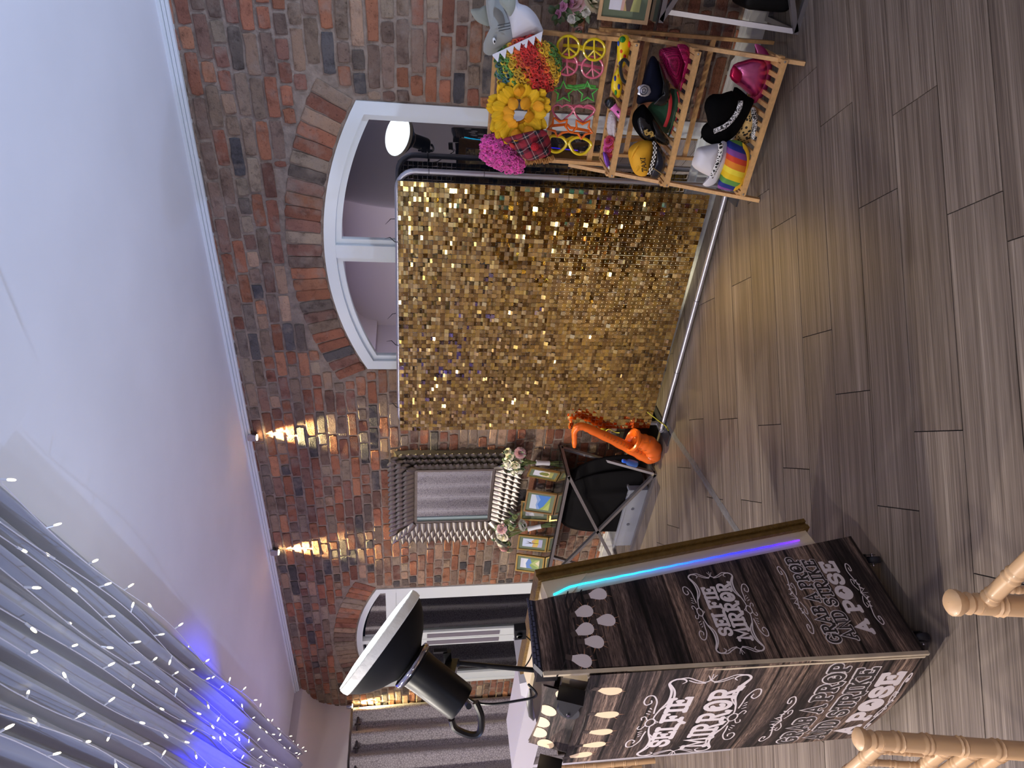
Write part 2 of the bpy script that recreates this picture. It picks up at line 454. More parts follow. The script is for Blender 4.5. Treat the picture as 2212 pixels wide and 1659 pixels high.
# ---- other walls
mb = MB(); mb.box((XL-.1, YB, 0), (XL, D+.1, H)); struct('wall_left', mb, m_wallp)
mb = MB(); mb.box((XR, YB, 0), (XR+.1, D+.1, H)); struct('wall_right', mb, m_wallp)
mb = MB(); mb.box((XL, YB-.1, 0), (XR, YB, H)); struct('wall_front', mb, m_wallp)

# ---- glass
m_glass = bpy.data.materials.new('window_glass'); m_glass.use_nodes = True; N = m_glass.node_tree.nodes; L = m_glass.node_tree.links
N.remove(N['Principled BSDF']); ou = N['Material Output']
gl = N.new('ShaderNodeBsdfGlossy'); gl.inputs['Roughness'].default_value = .004; tr = N.new('ShaderNodeBsdfTransparent'); tr.inputs[0].default_value = (.75, .78, .78, 1)
fr = N.new('ShaderNodeFresnel'); fr.inputs[0].default_value = 2.5; mx = N.new('ShaderNodeMixShader')
L.new(fr.outputs[0], mx.inputs[0]); L.new(tr.outputs[0], mx.inputs[1]); L.new(gl.outputs[0], mx.inputs[2]); L.new(mx.outputs[0], ou.inputs[0])

def arch_outline(o, inset, z0, n=26, half=None):
    """polyline up one side, over the arch and down the other, inset by a margin"""
    a, c = o[0]+inset, o[1]-inset
    if half == 0: c = arch_c(o)-inset*.5
    if half == 1: a = arch_c(o)+inset*.5
    P = [V((a, 0, z0))]
    for i in range(n+1):
        x = a+(c-a)*i/n; P.append(V((x, 0, arch_z(o, x, -inset))))
    P.append(V((c, 0, z0)))
    return P
def ring(mb, A, B, y0, y1):
    n = len(A)
    for i in range(n-1):
        a0, a1, b0, b1 = A[i], A[i+1], B[i], B[i+1]
        k = mb.add([V((p.x, y, p.z)) for y in (y0, y1) for p in (a0, a1, b1, b0)])
        for q in ((0,1,2,3), (7,6,5,4), (0,4,5,1), (2,6,7,3)): mb.face([k+j for j in q])
    return mb
def panes(o, inset, z0, z1arch=True, n=16):
    pass
# window_1: arched, to the floor, central mullion
o = OPEN[0]; c = arch_c(o)
mb = MB(); ring(mb, arch_outline(o, 0, 0), arch_outline(o, .072, 0), D-.012, D+.06)
win = struct('window_1', mb, m_frame)
mb = MB(); mb.box((c-.045, D-.010, 0), (c+.045, D+.055, arch_z(o, c)-.07)); mb.build('mullion', m_frame, win)
mb = MB(); mb.box((o[0]+.07, D-.008, 0), (o[1]-.07, D+.055, .165)); mb.build('bottom_rail', m_frame, win)
for hf in (0, 1):
    a_ = o[0]+.072 if hf == 0 else c+.045; b_ = c-.045 if hf == 0 else o[1]-.072
    A = [V((a_, 0, .165))]+[V((a_+(b_-a_)*i/16, 0, arch_z(o, a_+(b_-a_)*i/16, -.072))) for i in range(17)]+[V((b_, 0, .165))]
    a2, b2 = a_+.035, b_-.035
    B = [V((a2, 0, .20))]+[V((a2+(b2-a2)*i/16, 0, arch_z(o, a2+(b2-a2)*i/16, -.110))) for i in range(17)]+[V((b2, 0, .20))]
    mb = MB(); ring(mb, A, B, D+.012, D+.05); mb.box((a_, D+.012, .165), (b_, D+.05, .20)); sash = mb.build('sash', m_frame, win)
    mb = MB(); mb.poly([V((p.x, D+.03, p.z)) for p in B]); mb.build('pane', m_glass, sash)
# door_1: arched french door, left leaf and right leaf, fanlight above
o = OPEN[1]; c = arch_c(o)
mb = MB(); ring(mb, arch_outline(o, 0, 0), arch_outline(o, .06, 0), D-.012, D+.06)
door = struct('door_1', mb, m_frame)
TZ = 2.17
mb = MB(); mb.box((o[0]+.06, D-.010, TZ-.05), (o[1]-.06, D+.055, TZ+.05)); mb.build('transom', m_frame, door)
for hf in (0, 1):
    a_ = o[0]+.06 if hf == 0 else c+.02; b_ = c-.02 if hf == 0 else o[1]-.06
    P = [V((a_+.03, D+.03, TZ+.05))]+[V((a_+.03+(b_-a_-.06)*i/14, D+.03, arch_z(o, a_+.03+(b_-a_-.06)*i/14, -.085))) for i in range(15)]+[V((b_-.03, D+.03, TZ+.05))]
    mb = MB(); mb.poly(P); mb.build('fanlight_pane', m_glass, door)
mb = MB(); mb.box((c-.03, D-.008, TZ), (c+.03, D+.05, arch_z(o, c)-.05)); mb.build('fanlight_bar', m_frame, door)
m_slot = mat('grey_plastic', (128, 122, 134), .4)
for hf in (0, 1):
    a_ = o[0]+.062 if hf == 0 else c+.003; b_ = c-.003 if hf == 0 else o[1]-.062; st = .125
    mb = MB()
    mb.box((a_, D-.006, 0), (a_+st, D+.045, TZ-.052)); mb.box((b_-st, D-.006, 0), (b_, D+.045, TZ-.052))
    mb.box((a_+st, D-.006, TZ-.15), (b_-st, D+.045, TZ-.052)); mb.box((a_+st, D-.006, 0), (b_-st, D+.045, .24))
    leaf = mb.build('door_leaf', m_frame, door)
    mb = MB(); mb.poly([(a_+st, D+.02, .24), (b_-st, D+.02, .24), (b_-st, D+.02, TZ-.15), (a_+st, D+.02, TZ-.15)]); mb.build('pane', m_glass, leaf)
    xm = b_-.062 if hf == 0 else a_+.062
    mb = MB(); mb.box((xm-.032, D-.014, 1.02), (xm+.032, D-.005, 1.80)); mb.build('handle_plate', m_slot, leaf)
# ---- boxed pelmet with a cove along the left wall
prof = [(-7.489, H), (-7.489, 3.165), (-7.515, 3.140), (-7.60, 3.115), (-7.704, 3.075), (-7.80, 3.01), (-7.87, 2.92), (-7.92, 2.81), (-7.945, 2.66), (-7.96, 2.655), (XL, 2.655), (XL, H)]
mb = MB(); n = 14
k0 = mb.add([V((x, D, z)) for x, z in prof]); k1 = mb.add([V((x, YB, z)) for x, z in prof])
for i in range(len(prof)): j = (i+1) % len(prof); mb.face((k0+i, k1+i, k1+j, k0+j))
mb.face([k0+i for i in reversed(range(len(prof)))]); mb.face([k1+i for i in range(len(prof))])
struct('trim_3', mb, mat('pelmet_paint', (214, 206, 214), .7), smooth=True)

# ---- curtains on the left wall
m_curt, N, L, b = node_mat('embossed_curtain')
tc = N.new('ShaderNodeTexCoord'); vo = N.new('ShaderNodeTexVoronoi'); vo.feature = 'DISTANCE_TO_EDGE'; vo.inputs['Scale'].default_value = 42
L.new(tc.outputs['Object'], vo.inputs[0]); rr = ramp(N, [(.03, (112, 105, 114)), (.13, (156, 149, 157))]); L.new(vo.outputs[0], rr.inputs[0]); L.new(rr.outputs[0], b.inputs['Base Color'])
b.inputs['Roughness'].default_value = .6; b.inputs['Sheen Weight'].default_value = .3
m_rail = mat('grey_metal', (96, 92, 100), .35, .9)
CY = [(4.03, 2.72), (2.72, 1.45), (1.45, .15), (.15, -1.2), (-1.2, -2.6)]
CLAB = ['grey embossed curtain hanging in the corner against the brick wall', 'grey embossed curtain second from the brick wall', 'grey embossed curtain seen in the silver mirror', 'grey embossed curtain far along the left wall behind the camera', 'grey embossed curtain at the dark end of the left wall']
for ci, (ya, yb) in enumerate(CY):
    t = thing('curtain', CLAB[ci], 'curtain', (XL+.1, (ya+yb)/2, 0), 'grey curtains along the left wall')
    nf = 5
    def fn(u, v):
        y = ya+(yb-ya)*u; ph = u*nf*2*PI
        x = XL+.115+.058*math.sin(ph)*(.75+.25*v)+.012*math.sin(ph*.37+v*3)
        return V((x, y, .03+2.60*v))
    mb = MB(); mb.grid(fn, 70, 8); mb.build('cloth', m_curt, t, smooth='all')
    for k in range(nf*2):
        u = (k+.5)/(nf*2); y = ya+(yb-ya)*u
        M = axis_m((XL+.115, y, 2.57), (.25, 1, 0)); e = MB(); e.lathe([(.022, -.006), (.034, -.006), (.036, 0), (.034, .006), (.022, .006), (.020, 0), (.022, -.006)], 14, M)
        e.build('eyelet', m_rail, t, smooth=True)
mb = MB(); mb.tube([(XL+.115, D-.02, 2.57), (XL+.115, -2.7, 2.57)], .014, 10); tag(mb.build('curtain_pole', m_rail, None, smooth=True), 'grey metal curtain pole under the pelmet', 'curtain pole')
# ================================================================ LAMPS AND CEILING DRESSING
m_chrome = mat('chrome', (190, 190, 200), .12, 1.)
m_black = mat('black_plastic', (14, 14, 17), .35)
m_blackm = mat('black_metal', (7, 7, 10), .38, spec=.35)
m_bulbw = mat('warm_lens', (255, 240, 200), .4, em=(255, 226, 160), ems=40)
for (x_, z_, lb) in ((-3.656, 3.17, 'small chrome wall spotlight above the leaf framed mirror and nearest the window'), (-5.043, 3.165, 'small chrome wall spotlight between the mirror and the french door'), (-7.875, 2.66, 'small chrome wall spotlight in the corner under the pelmet')):
    t = thing('wall_spotlight', lb, 'wall light', (x_, D-.03, z_), 'chrome spotlights on the brick wall')
    mb = MB(); mb.lathe([(.0005, .045), (.026, .045), (.03, .03), (.03, -.02), (.0005, -.02)], 16, Matrix.Translation((x_, D-.045, z_))); mb.build('body', m_chrome, t, smooth=True)
    mb = MB(); mb.bar((x_, D-.02, z_+.01), (x_, D+.002, z_+.01), .02, .02); mb.build('bracket', m_chrome, t)
    mb = MB(); mb.lathe([(.0005, -.024), (.022, -.024), (.024, -.0205)], 16, Matrix.Translation((x_, D-.045, z_))); mb.build('lens', m_bulbw, t)
    lamp('spot_bulb', 'SPOT', (x_, D-.045, z_-.03), (1., .84, .40), 260., aim=(x_, D+.02, z_-.8), size=.012, spot=46, blend=.8)
# unseen ceiling downlights, added to brighten floor and walls
m_down = mat('added_downlight_lens', (255, 250, 240), .4, em=(255, 238, 214), ems=18)
for k, (x_, y_, wt) in enumerate(FILL_DOWN):
    zz = RZ if (rc.x < x_ < 2.6 and YB+1.6 < y_ < rc.y) else H
    t = thing('added_downlight', 'round fill downlight added '+['above the booth side of the rear floor', 'above the rear floor near the curtains', 'above and behind the camera', 'just right of the camera', 'over the right end of the brick wall', 'close to the curtains in the left corner', 'in the rear right corner'][k], 'ceiling light', (x_, y_, zz), 'added fill downlights')
    mb = MB(); mb.lathe([(.055, -.001), (.07, -.008), (.075, -.002), (.075, .0)], 20, Matrix.Translation((x_, y_, zz))); mb.build('bezel', m_white, t)
    mb = MB(); mb.lathe([(.0005, -.003), (.055, -.003)], 20, Matrix.Translation((x_, y_, zz))); mb.build('lens', m_down, t)
    lamp('added_downlight_bulb', 'AREA', (x_, y_, zz-.012), (1., .92, .80), wt, aim=(x_, y_, 0), size=.11)
# uplighters: blue and violet by the curtains, others added for ceiling and rear walls
for k, (p, aim, cl, wt, sp) in enumerate(UP):
    t = thing('uplighter', ['black floor uplighter throwing a deep blue beam behind the booth', 'black floor uplighter throwing a violet beam beside the curtains', 'black floor uplighter added for pale blue fill by the right wall', 'black floor uplighter added for blue fill at the far rear wall', 'black floor uplighter added for near white fill behind the camera', 'black floor uplighter added for indigo fill in the rear left corner'][k], 'uplighter', (p[0], p[1], 0), 'coloured uplighters on the floor')
    d = (V(aim)-V(p)).normalized(); M = axis_m(p, d)
    mb = MB(); mb.lathe([(.0005, -.10), (.06, -.09), (.075, 0), (.07, .005), (.068, -.01), (.0005, -.012)], 16, M); mb.build('can', m_black, t, smooth=True)
    mb = MB(); mb.bar((p[0]-.09, p[1], .01), (p[0]+.09, p[1], .01), .06, .02); mb.build('foot', m_black, t)
    lamp('uplighter_bulb', 'SPOT', V(p)+d*.02, cl, wt, aim=aim, size=.05, spot=sp, blend=.9)

# unseen spotlight added behind the camera so the sequins throw yellow onto the floor
PC = V((-.35, -1.7, 2.95)); PA = V((-2.1, 3.9, .62)); d = (PA-PC).normalized()
t = thing('added_spot', 'black spotlight added behind the camera to light the sequin wall', 'added spotlight', tuple(PC))
mb = MB(); mb.lathe([(.0005, -.20), (.06, -.19), (.085, -.08), (.085, .0), (.08, .0), (.078, -.03), (.0005, -.032)], 20, axis_m(PC, d)); mb.build('can', m_black, t, smooth=True)
mb = MB(); mb.bar(PC-d*.09, (PC.x, PC.y, H), .03, .02); mb.build('hanger', m_black, t)
lamp('added_spot_bulb', 'SPOT', PC+d*.01, (1., .86, .55), ADDED_SPOT_W, aim=PA, size=.07, spot=9.5, blend=.7)

# drape fanned under the ceiling
m_drape = mat('voile_drape', (158, 161, 172), .8, sheen=.3)
DZ = 3.06
EA, EB = [(0, 1045), (0, 1135), (0, 1198.6), (0, 1279), (0, 1358), (0, 1447), (0, 1530), (0, 1600), (0, 1690)], [(615, 1585), (611, 1617), (600, 1657), (440, 1574), (395, 1585), (380, 1652), (239, 1641), (120, 1645), (100, 1725)]
SL = []
for a_, b_ in zip(EA, EB):
    p, q = G(*a_, DZ), G(*b_, DZ); d = (q-p)/(q.x-p.x); SL.append((p+d*(.9-p.x), p+d*(-7.47-p.x)))
def strand(u, v):
    k = u*(len(SL)-1); i = min(int(k), len(SL)-2); f = k-i
    p = SL[i][0].lerp(SL[i+1][0], f); q = SL[i][1].lerp(SL[i+1][1], f); r = p.lerp(q, v)
    return r
def dr(u, v):
    r = strand(u, v); ph = u*8*2*PI
    am = .022+.02*math.sin(u*31)**2
    r.z += -am*math.cos(ph)+.010*math.sin(ph*2.7+1.3)-.05*math.sin(PI*v)*.6+.04
    return r
mb = MB(); mb.grid(dr, 170, 14)
t = tag(mb.build('ceiling_drape', m_drape, None, smooth='all'), 'pleated white voile drape swagged under the ceiling', 'drape')
# fairy lights hung along the pleats
m_wire = mat('clear_wire', (200, 200, 208), .3)
m_led = mat('warm_led', (255, 250, 225), .4, em=(255, 240, 196), ems=4.)
m_ledcap = mat('clear_led_cap', (232, 232, 236), .25)
led = MB(); led.lathe([(.0005, 0), (.0032, .002), (.004, .010), (.003, .018), (.0005, .021)], 6); led_me = led.build('led_proto', m_led, None, local=True, smooth=True)
led2 = MB(); led2.lathe([(.0005, -.018), (.0035, -.018), (.0035, 0), (.0005, .001)], 6); cap_me = led2.build('cap_proto', m_ledcap, None, local=True)
NL = 9
ordn = ['first', 'second', 'third', 'fourth', 'fifth', 'sixth', 'seventh', 'eighth', 'ninth']
for k in range(NL):
    u = (k+.12)/NL if k else .03
    pts = []
    for i in range(90):
        v = i/89; r = strand(u, v); r.z += -.012+.012*math.sin(v*26+k)-.03*math.sin(PI*v); r.y += .012*math.sin(v*33+k*2)
        pts.append(r)
    t = thing('fairy_light_string', 'string of warm white fairy lights, %s from the bare ceiling' % ordn[k], 'fairy lights', tuple(pts[0]), 'fairy light strings along the drape')
    mb = MB(); mb.tube(pts, .0019, 4, caps=False); mb.build('wire', m_wire, t)
    for i in range(4, 88):
        if i % 3 != k % 3 : continue
        p = pts[i]; pr = proj(p)
        if not (-30 < pr[0] < 720 and -30 < pr[1] < 1700): continue
        d = V((rnd.uniform(-.5, .5), rnd.uniform(-.5, .5), rnd.uniform(-.9, .2))).normalized()
        for me, nm in ((led_me, 'bulb'), (cap_me, 'bulb_cap')):
            o = bpy.data.objects.new(nm, me.data); COL.objects.link(o); o.parent = t
            M = axis_m(p-pts[0]+d*.018, d); o.matrix_local = M
bpy.data.objects.remove(led_me); bpy.data.objects.remove(cap_me)

# ================================================================ GOLD SEQUIN WALL
m_alu = mat('silver_tube', (196, 196, 206), .32, .85)
fL = V((-3.409, 3.866, 0)); fA = rad(2.751); fe = V((math.cos(fA), math.sin(fA), 0)); fn_ = V((math.sin(fA), -math.cos(fA), 0)); FWd = 1.927; FH = 2.065
t = thing('sequin_wall', 'gold shimmering sequin backdrop wall on a silver tube frame', 'backdrop', tuple(fL+fe*FWd/2))
def fp(s, z, d=0): return fL+fe*s+V((0, 0, z))+fn_*d
rc_ = .11
pts = [fp(0, .02)]+[fp(0, FH-rc_)]+[fp(rc_-rc_*math.cos(a_), FH-rc_+rc_*math.sin(a_)) for a_ in [PI/2*i/6 for i in range(1, 7)]]
pts += [fp(FWd-rc_+rc_*math.sin(a_), FH-rc_+rc_*math.cos(a_)) for a_ in [PI/2*i/6 for i in range(0, 7)]]+[fp(FWd, .02)]
mb = MB(); mb.tube(pts, .0175, 12, nrm=fn_); mb.build('frame_tube', m_alu, t, smooth=True)
mb = MB(); mb.tube([fp(0, .028, .085), fp(FWd, .028, .085)], .0175, 12); mb.build('base_tube', m_alu, t, smooth=True)
for s_ in (0, FWd): mb = MB(); mb.tube([fp(s_, .028, -.02), fp(s_, .028, .10)], .019, 12); mb.build('base_elbow', m_alu, t, smooth=True)
m_joint = mat('steel_joint', (130, 130, 138), .4, .9)
for s_, z_ in ((0, .5), (0, 1.03), (0, 1.6), (FWd, .45), (FWd, 1.03), (FWd, 1.55), (FWd, 1.88)):
    mb = MB(); mb.tube([fp(s_, z_-.003), fp(s_, z_+.003)], .0182, 12); mb.build('tube_joint', m_joint, t)
for s_ in (.55, 1.15):
    mb = MB(); mb.tube([fp(s_-.003, .028, .085), fp(s_+.003, .028, .085)], .0182, 12); mb.build('tube_joint', m_joint, t)
for s_ in (-.0, FWd):
    mb = MB(); mb.bar(fp(s_, .006, -.16), fp(s_, .006, .22), .11, .012); mb.build('foot_plate', mat('grey_steel_foot', (98, 98, 104), .45, .7), t)
PITCH = .0306; C0 = -.022; nc = 62; z_top = 2.064; nr = 64; DP = .034
m_gold, N, L, b = node_mat('gold_sequin')
a = N.new('ShaderNodeVertexColor'); a.layer_name = 'Col'; L.new(a.outputs[0], b.inputs['Base Color'])
b.inputs['Metallic'].default_value = 1; b.inputs['Roughness'].default_value = .07
# support grid behind the sequins
m_grid = mat('grey_clear_grid', (120, 116, 118), .3)
mb = MB()
for i in range(nc+1):
    wd = .0018 if i % 10 else .004
    mb.box((C0+i*PITCH-wd/2, -DP+.004, z_top-nr*PITCH), (C0+i*PITCH+wd/2, -DP+.007, z_top), frame_m(fL, fe, V((-fe.y, fe.x, 0)), V((0,0,1))))
for j in range(nr+1):
    wd = .0018 if j % 10 else .004
    mb.box((C0, -DP+.004, z_top-j*PITCH-wd/2), (C0+nc*PITCH, -DP+.007, z_top-j*PITCH+wd/2), frame_m(fL, fe, V((-fe.y, fe.x, 0)), V((0,0,1))))
mb.build('support_grid', m_grid, t, kind='stuff')
GC = [(214,180,110)]*5+[(198,166,100)]*5+[(224,190,104)]*4+[(182,150,92)]*4+[(234,208,136)]*2+[(160,130,80)]*3
def sequin(mb, i, j):
    c = fp(C0+(i+.5)*PITCH, z_top-j*PITCH-.0025, DP); hw = PITCH*.475; hh = PITCH*.97
    mode = rnd.random()
    tilt = rad(rnd.gauss(3.0, 2.2)) if mode < .72 else rad(rnd.uniform(5, 24)) if mode < .95 else rad(rnd.uniform(-6, 2))
    yaw = rad(rnd.gauss(0, 2.6)); roll = rad(rnd.gauss(0, 1.2)) if rnd.random() > .012 else rad(rnd.uniform(-35, 35))
    ex = fe*math.cos(yaw)+fn_*math.sin(yaw); dn = V((0,0,-1))*math.cos(tilt)+fn_*math.sin(tilt)
    ex2 = ex*math.cos(roll)+dn*math.sin(roll); dn2 = dn*math.cos(roll)-ex*math.sin(roll)
    nn = ex2.cross(-dn2).normalized()
    bow = rnd.uniform(-.0006, .0010)
    P = [c-ex2*hw, c+ex2*hw, c+ex2*hw+dn2*hh*.5+nn*bow, c-ex2*hw+dn2*hh*.5+nn*bow, c+ex2*hw+dn2*hh, c-ex2*hw+dn2*hh]
    k = mb.add(P); g = rnd.choice(GC); mb.col(g)
    mb.face((k+3, k+2, k+1, k)); mb.face((k+5, k+4, k+2, k+3))
bulk = MB(); pins = MB(); cnt = 0
order = [(i, j) for i in range(nc-1, -1, -1) for j in range(nr)]
for i, j in order:
    if cnt < 300 and j < 61: m_ = MB(); sequin(m_, i, j); m_.build('sequin', m_gold, t); cnt += 1
    else: sequin(bulk, i, j)
    c = fp(C0+(i+.5)*PITCH, z_top-j*PITCH-.004, DP+.0022); r = .0013
    pins.poly([c+fe*-r+V((0,0,-r)), c+fe*r+V((0,0,-r)), c+fe*r+V((0,0,r)), c+fe*-r+V((0,0,r))])
bulk.build('sequin_field', m_gold, t, kind='stuff'); pins.build('sequin_pins', mat('clear_pin', (225, 222, 214), .3), t, kind='stuff')
# cable ties along the top rail and the right post
for s_ in (.18, .72, 1.48):
    mb = MB(); mb.tube([fp(s_, FH-.02, .02), fp(s_, FH+.02, .012), fp(s_+.015, FH+.05, -.02), fp(s_-.01, FH+.085, -.05)], [.003, .003, .0025, .001], 5); mb.build('cable_tie', m_black, t)

# tape strip and flex on the floor
m_tape = mat('grey_gaffer_tape', (112, 110, 112), .5, var=.2, vs=30, bump=.4, bs=80)
P = [(-3.349, 3.80), (-3.30, 3.55), (-3.22, 3.19), (-3.15, 2.80), (-3.07, 2.36), (-2.95, 1.9)]
mb = MB(); n = 40; sp = smooth_pts([V((x, y, 0)) for x, y in P], 8)
for i, p in enumerate(sp[:-1]):
    q = sp[i+1]; d = (q-p).normalized(); s_ = d.cross(V((0,0,1))); wd = .027+.003*math.sin(i*1.3)
    mb.poly([p-s_*wd+V((0,0,.001)), q-s_*wd+V((0,0,.001)), q+V((0,0,.006)), p+V((0,0,.006))]); mb.poly([p+V((0,0,.006)), q+V((0,0,.006)), q+s_*wd+V((0,0,.001)), p+s_*wd+V((0,0,.001))])
tag(mb.build('floor_tape', m_tape, None, smooth=True), 'strip of grey gaffer tape holding a cable to the floor', 'tape')
m_flex = mat('yellow_flex', (214, 206, 70), .4)
mb = MB(); mb.tube(smooth_pts([(-3.26, 3.83, .16), (-3.29, 3.79, .10), (-3.32, 3.77, .05), (-3.345, 3.76, .012), (-3.34, 3.70, .008)], 6), .004, 6)
tag(mb.build('yellow_cable', m_flex, None, smooth=True), 'thin yellow cable running over the foot of the sequin wall', 'cable')
mb = MB(); t = thing('yellow_plug', 'yellow plug and lead in the wall socket behind the orange saxophone', 'plug', (-3.52, D, .62))
pp = W(1302, 927, D-.03)
M = axis_m(pp, (0, -1, 0)); mb.lathe([(.0005, .05), (.016, .05), (.026, .03), (.03, .0), (.0005, 0)], 14, M); mb.build('plug_body', m_flex, t, smooth=True)
mb = MB(); mb.tube(smooth_pts([pp+V((0, -.05, 0)), W(1315, 927, D-.1), W(1330, 934, D-.1), W(1350, 937, D-.12), pp+V((-.05, -.1, -.45))], 6), .004, 6); mb.build('lead', m_flex, t, smooth=True)
mb = MB(); mb.box((pp.x-.075, D-.03, pp.z-.045), (pp.x+.075, D-.009, pp.z+.045)); tag(mb.build('wall_socket', mat('dark_socket', (40, 38, 40), .4), None), 'dark double wall socket behind the sequin wall frame', 'socket')
# ================================================================ SELFIE MIRROR BOOTH
m_wood, N, L, b = node_mat('printed_wood')
ge = N.new('ShaderNodeNewGeometry'); 
sx = N.new('ShaderNodeMapping'); sx.inputs['Scale'].default_value = (4., 4., 95.); sx.inputs['Rotation'].default_value = (0.06, .05, 0); L.new(ge.outputs['Position'], sx.inputs[0])
sy = N.new('ShaderNodeMapping'); sy.inputs['Scale'].default_value = (30., 30., 330.); L.new(ge.outputs['Position'], sy.inputs[0])
sz = N.new('ShaderNodeMapping'); sz.inputs['Scale'].default_value = (1.1, 1.1, 9.); L.new(ge.outputs['Position'], sz.inputs[0])
n1 = noise(N, L, sx.outputs[0], 1, 6, .65); n2 = noise(N, L, sy.outputs[0], 1, 4, .7); n3 = noise(N, L, sz.outputs[0], 1, 2, .5)
n1.inputs['Distortion'].default_value = .6
r1 = ramp(N, [(.30, (42, 36, 38)), (.44, (104, 91, 87)), (.56, (150, 131, 122)), (.72, (214, 194, 180))]); L.new(n1.outputs[0], r1.inputs[0])
r2 = ramp(N, [(.34, (120, 116, 118)), (.58, (255, 255, 255))]); L.new(n2.outputs[0], r2.inputs[0])
r3 = ramp(N, [(.36, (84, 80, 86)), (.46, (146, 139, 142)), (.54, (200, 190, 186)), (.64, (255, 242, 230))]); L.new(n3.outputs[0], r3.inputs[0])
x1 = mixc(N, L, 'MULTIPLY', 1., r1.outputs[0], r2.outputs[0]); x2 = mixc(N, L, 'MULTIPLY', 1., x1.outputs[0], r3.outputs[0])
# dark seams between the printed planks
sp = N.new('ShaderNodeSeparateXYZ'); L.new(ge.outputs['Position'], sp.inputs[0])
nd = N.new('ShaderNodeMath'); nd.operation = 'MULTIPLY_ADD'; nd.inputs[1].default_value = .012; L.new(n3.outputs[0], nd.inputs[0]); L.new(sp.outputs[2], nd.inputs[2])
md = N.new('ShaderNodeMath'); md.operation = 'PINGPONG'; md.inputs[1].default_value = .0565; L.new(nd.outputs[0], md.inputs[0])
r4 = ramp(N, [(.0, (40, 34, 36)), (.06, (60, 54, 54)), (.12, (255, 255, 255))])
mm = N.new('ShaderNodeMath'); mm.operation = 'MULTIPLY'; mm.inputs[1].default_value = 17.; L.new(md.outputs[0], mm.inputs[0]); L.new(mm.outputs[0], r4.inputs[0])
x3 = mixc(N, L, 'MULTIPLY', .9, x2.outputs[0], r4.outputs[0]); L.new(x3.outputs[0], b.inputs['Base Color']); b.inputs['Roughness'].default_value = .6; b.inputs['Specular IOR Level'].default_value = .3
m_edge = mat('pale_board_edge', (200, 184, 160), .5, var=.15, vs=20)
m_print = mat('white_print', (216, 206, 210), .45)
m_printd = mat('dark_print', (40, 33, 35), .45)
m_bulbp = mat('printed_bulb', (226, 214, 214), .45)
m_bulbo = mat('printed_warm_bulb', (246, 214, 178), .45)
m_halo = mat('printed_glow_ray', (190, 138, 104), .5)
m_cord = mat('printed_cord', (24, 19, 21), .45)
m_sock = mat('printed_socket', (70, 58, 54), .45)
BX = -2.158; BX2 = -2.83; BY = 1.154
booth = thing('selfie_mirror_booth', 'tall photo booth printed with dark wood planks and white lettering', 'photo booth', ((BX+BX2)/2, 1.4, 0))
side = [(1.154, .10), (1.697, .10), (1.452, 1.535), (1.18, 1.547)]
mb = MB(); mb.prism([V((BX, y, z)) for y, z in side], (-.012, 0, 0)); side_o = mb.build('side_panel', m_wood, booth)
mb = MB(); mb.prism([V((BX2, y, z)) for y, z in ((1.154, .10), (1.697, .10), (1.475, 1.40), (1.18, 1.40))], (.012, 0, 0)); mb.build('side_panel', m_wood, booth)
def bow(a, z=.7): q = min(1, max(0, a/.672)); return (.004+.018*max(0, 1-z/1.39))*math.sin(PI*q)
def PS(a, b_, l=0.): return V((BX+.0008+l, BY+a, b_))
def PB(a, b_, l=0.): return V((BX2+a, BY-.004-bow(a, b_)-l, b_))
mb = MB(); mb.grid(lambda u, v: PB(.672*u, .1+1.285*v, 0)+V((0, -.001, -.02*math.sin(PI*u)*(1-v))), 22, 10); mb.grid(lambda u, v: PB(.672*(1-u), .1+1.285*v, 0)+V((0, .006, 0)), 22, 10)
back_o = mb.build('back_panel', m_wood, booth, smooth='all')
# pale edge strip on the near corner
mb = MB(); mb.bar((BX-.004, BY-.003, .09), (BX-.004, BY+.012, 1.545), .012, .014, up=(0,1,0)); mb.bar((BX-.018, BY-.006, .10), (BX-.018, BY+.002, 1.39), .010, .010, up=(0,1,0)); mb.build('corner_edge', m_edge, booth)
# flap between the two wheel notches, leaning back to the lid
mb = MB()
def flap(u, v):
    a = .085+.44*u; z = 1.372-.02*math.sin(PI*u)+.155*v
    return V((BX2+a, BY-.006-.006*math.sin(PI*u)*(1-v)+.055*v, z))
mb.grid(flap, 12, 4); mb.grid(lambda u, v: flap(1-u, v)+V((0, .008, 0)), 12, 4); flap_o = mb.build('top_flap', m_wood, booth, smooth='all')
mb = MB(); mb.prism([V((BX+.0, y, z)) for y, z in ((1.172, 1.546), (1.452, 1.534), (1.458, 1.556), (1.205, 1.572))], (-.03, 0, 0)); lid = mb.build('lid_rail', mat('dark_navy_plastic', (26, 27, 38), .45), booth)
mb = MB(); mb.box((BX-.125, 1.205, 1.475), (BX-.03, 1.25, 1.552)); mb.build('corner_block', m_black, booth)
mb = MB(); mb.box((BX2+.012, 1.23, 1.455), (BX-.03, 1.45, 1.47)); mb.build('top_board', m_black, booth)
m_rib = mat('slate_plastic', (70, 72, 92), .4)
for k in range(12):
    for r_ in (0, 1):
        y0 = 1.19+k*.0222+.011*r_; mb = MB(); mb.box((BX-.001, y0, 1.551-.0006*k+.0105*r_), (BX+.003, y0+.018, 1.5585-.0006*k+.0105*r_)); mb.build('lid_tile', m_rib, lid)
# body behind the panels
mb = MB(); mb.prism([V((BX-.014, y, z)) for y, z in ((1.17, .11), (1.685, .11), (1.45, 1.45), (1.215, 1.45), (1.19, 1.36))], (-.644, 0, 0)); mb.build('carcass', mat('booth_carcass', (150, 132, 108), .6), booth)
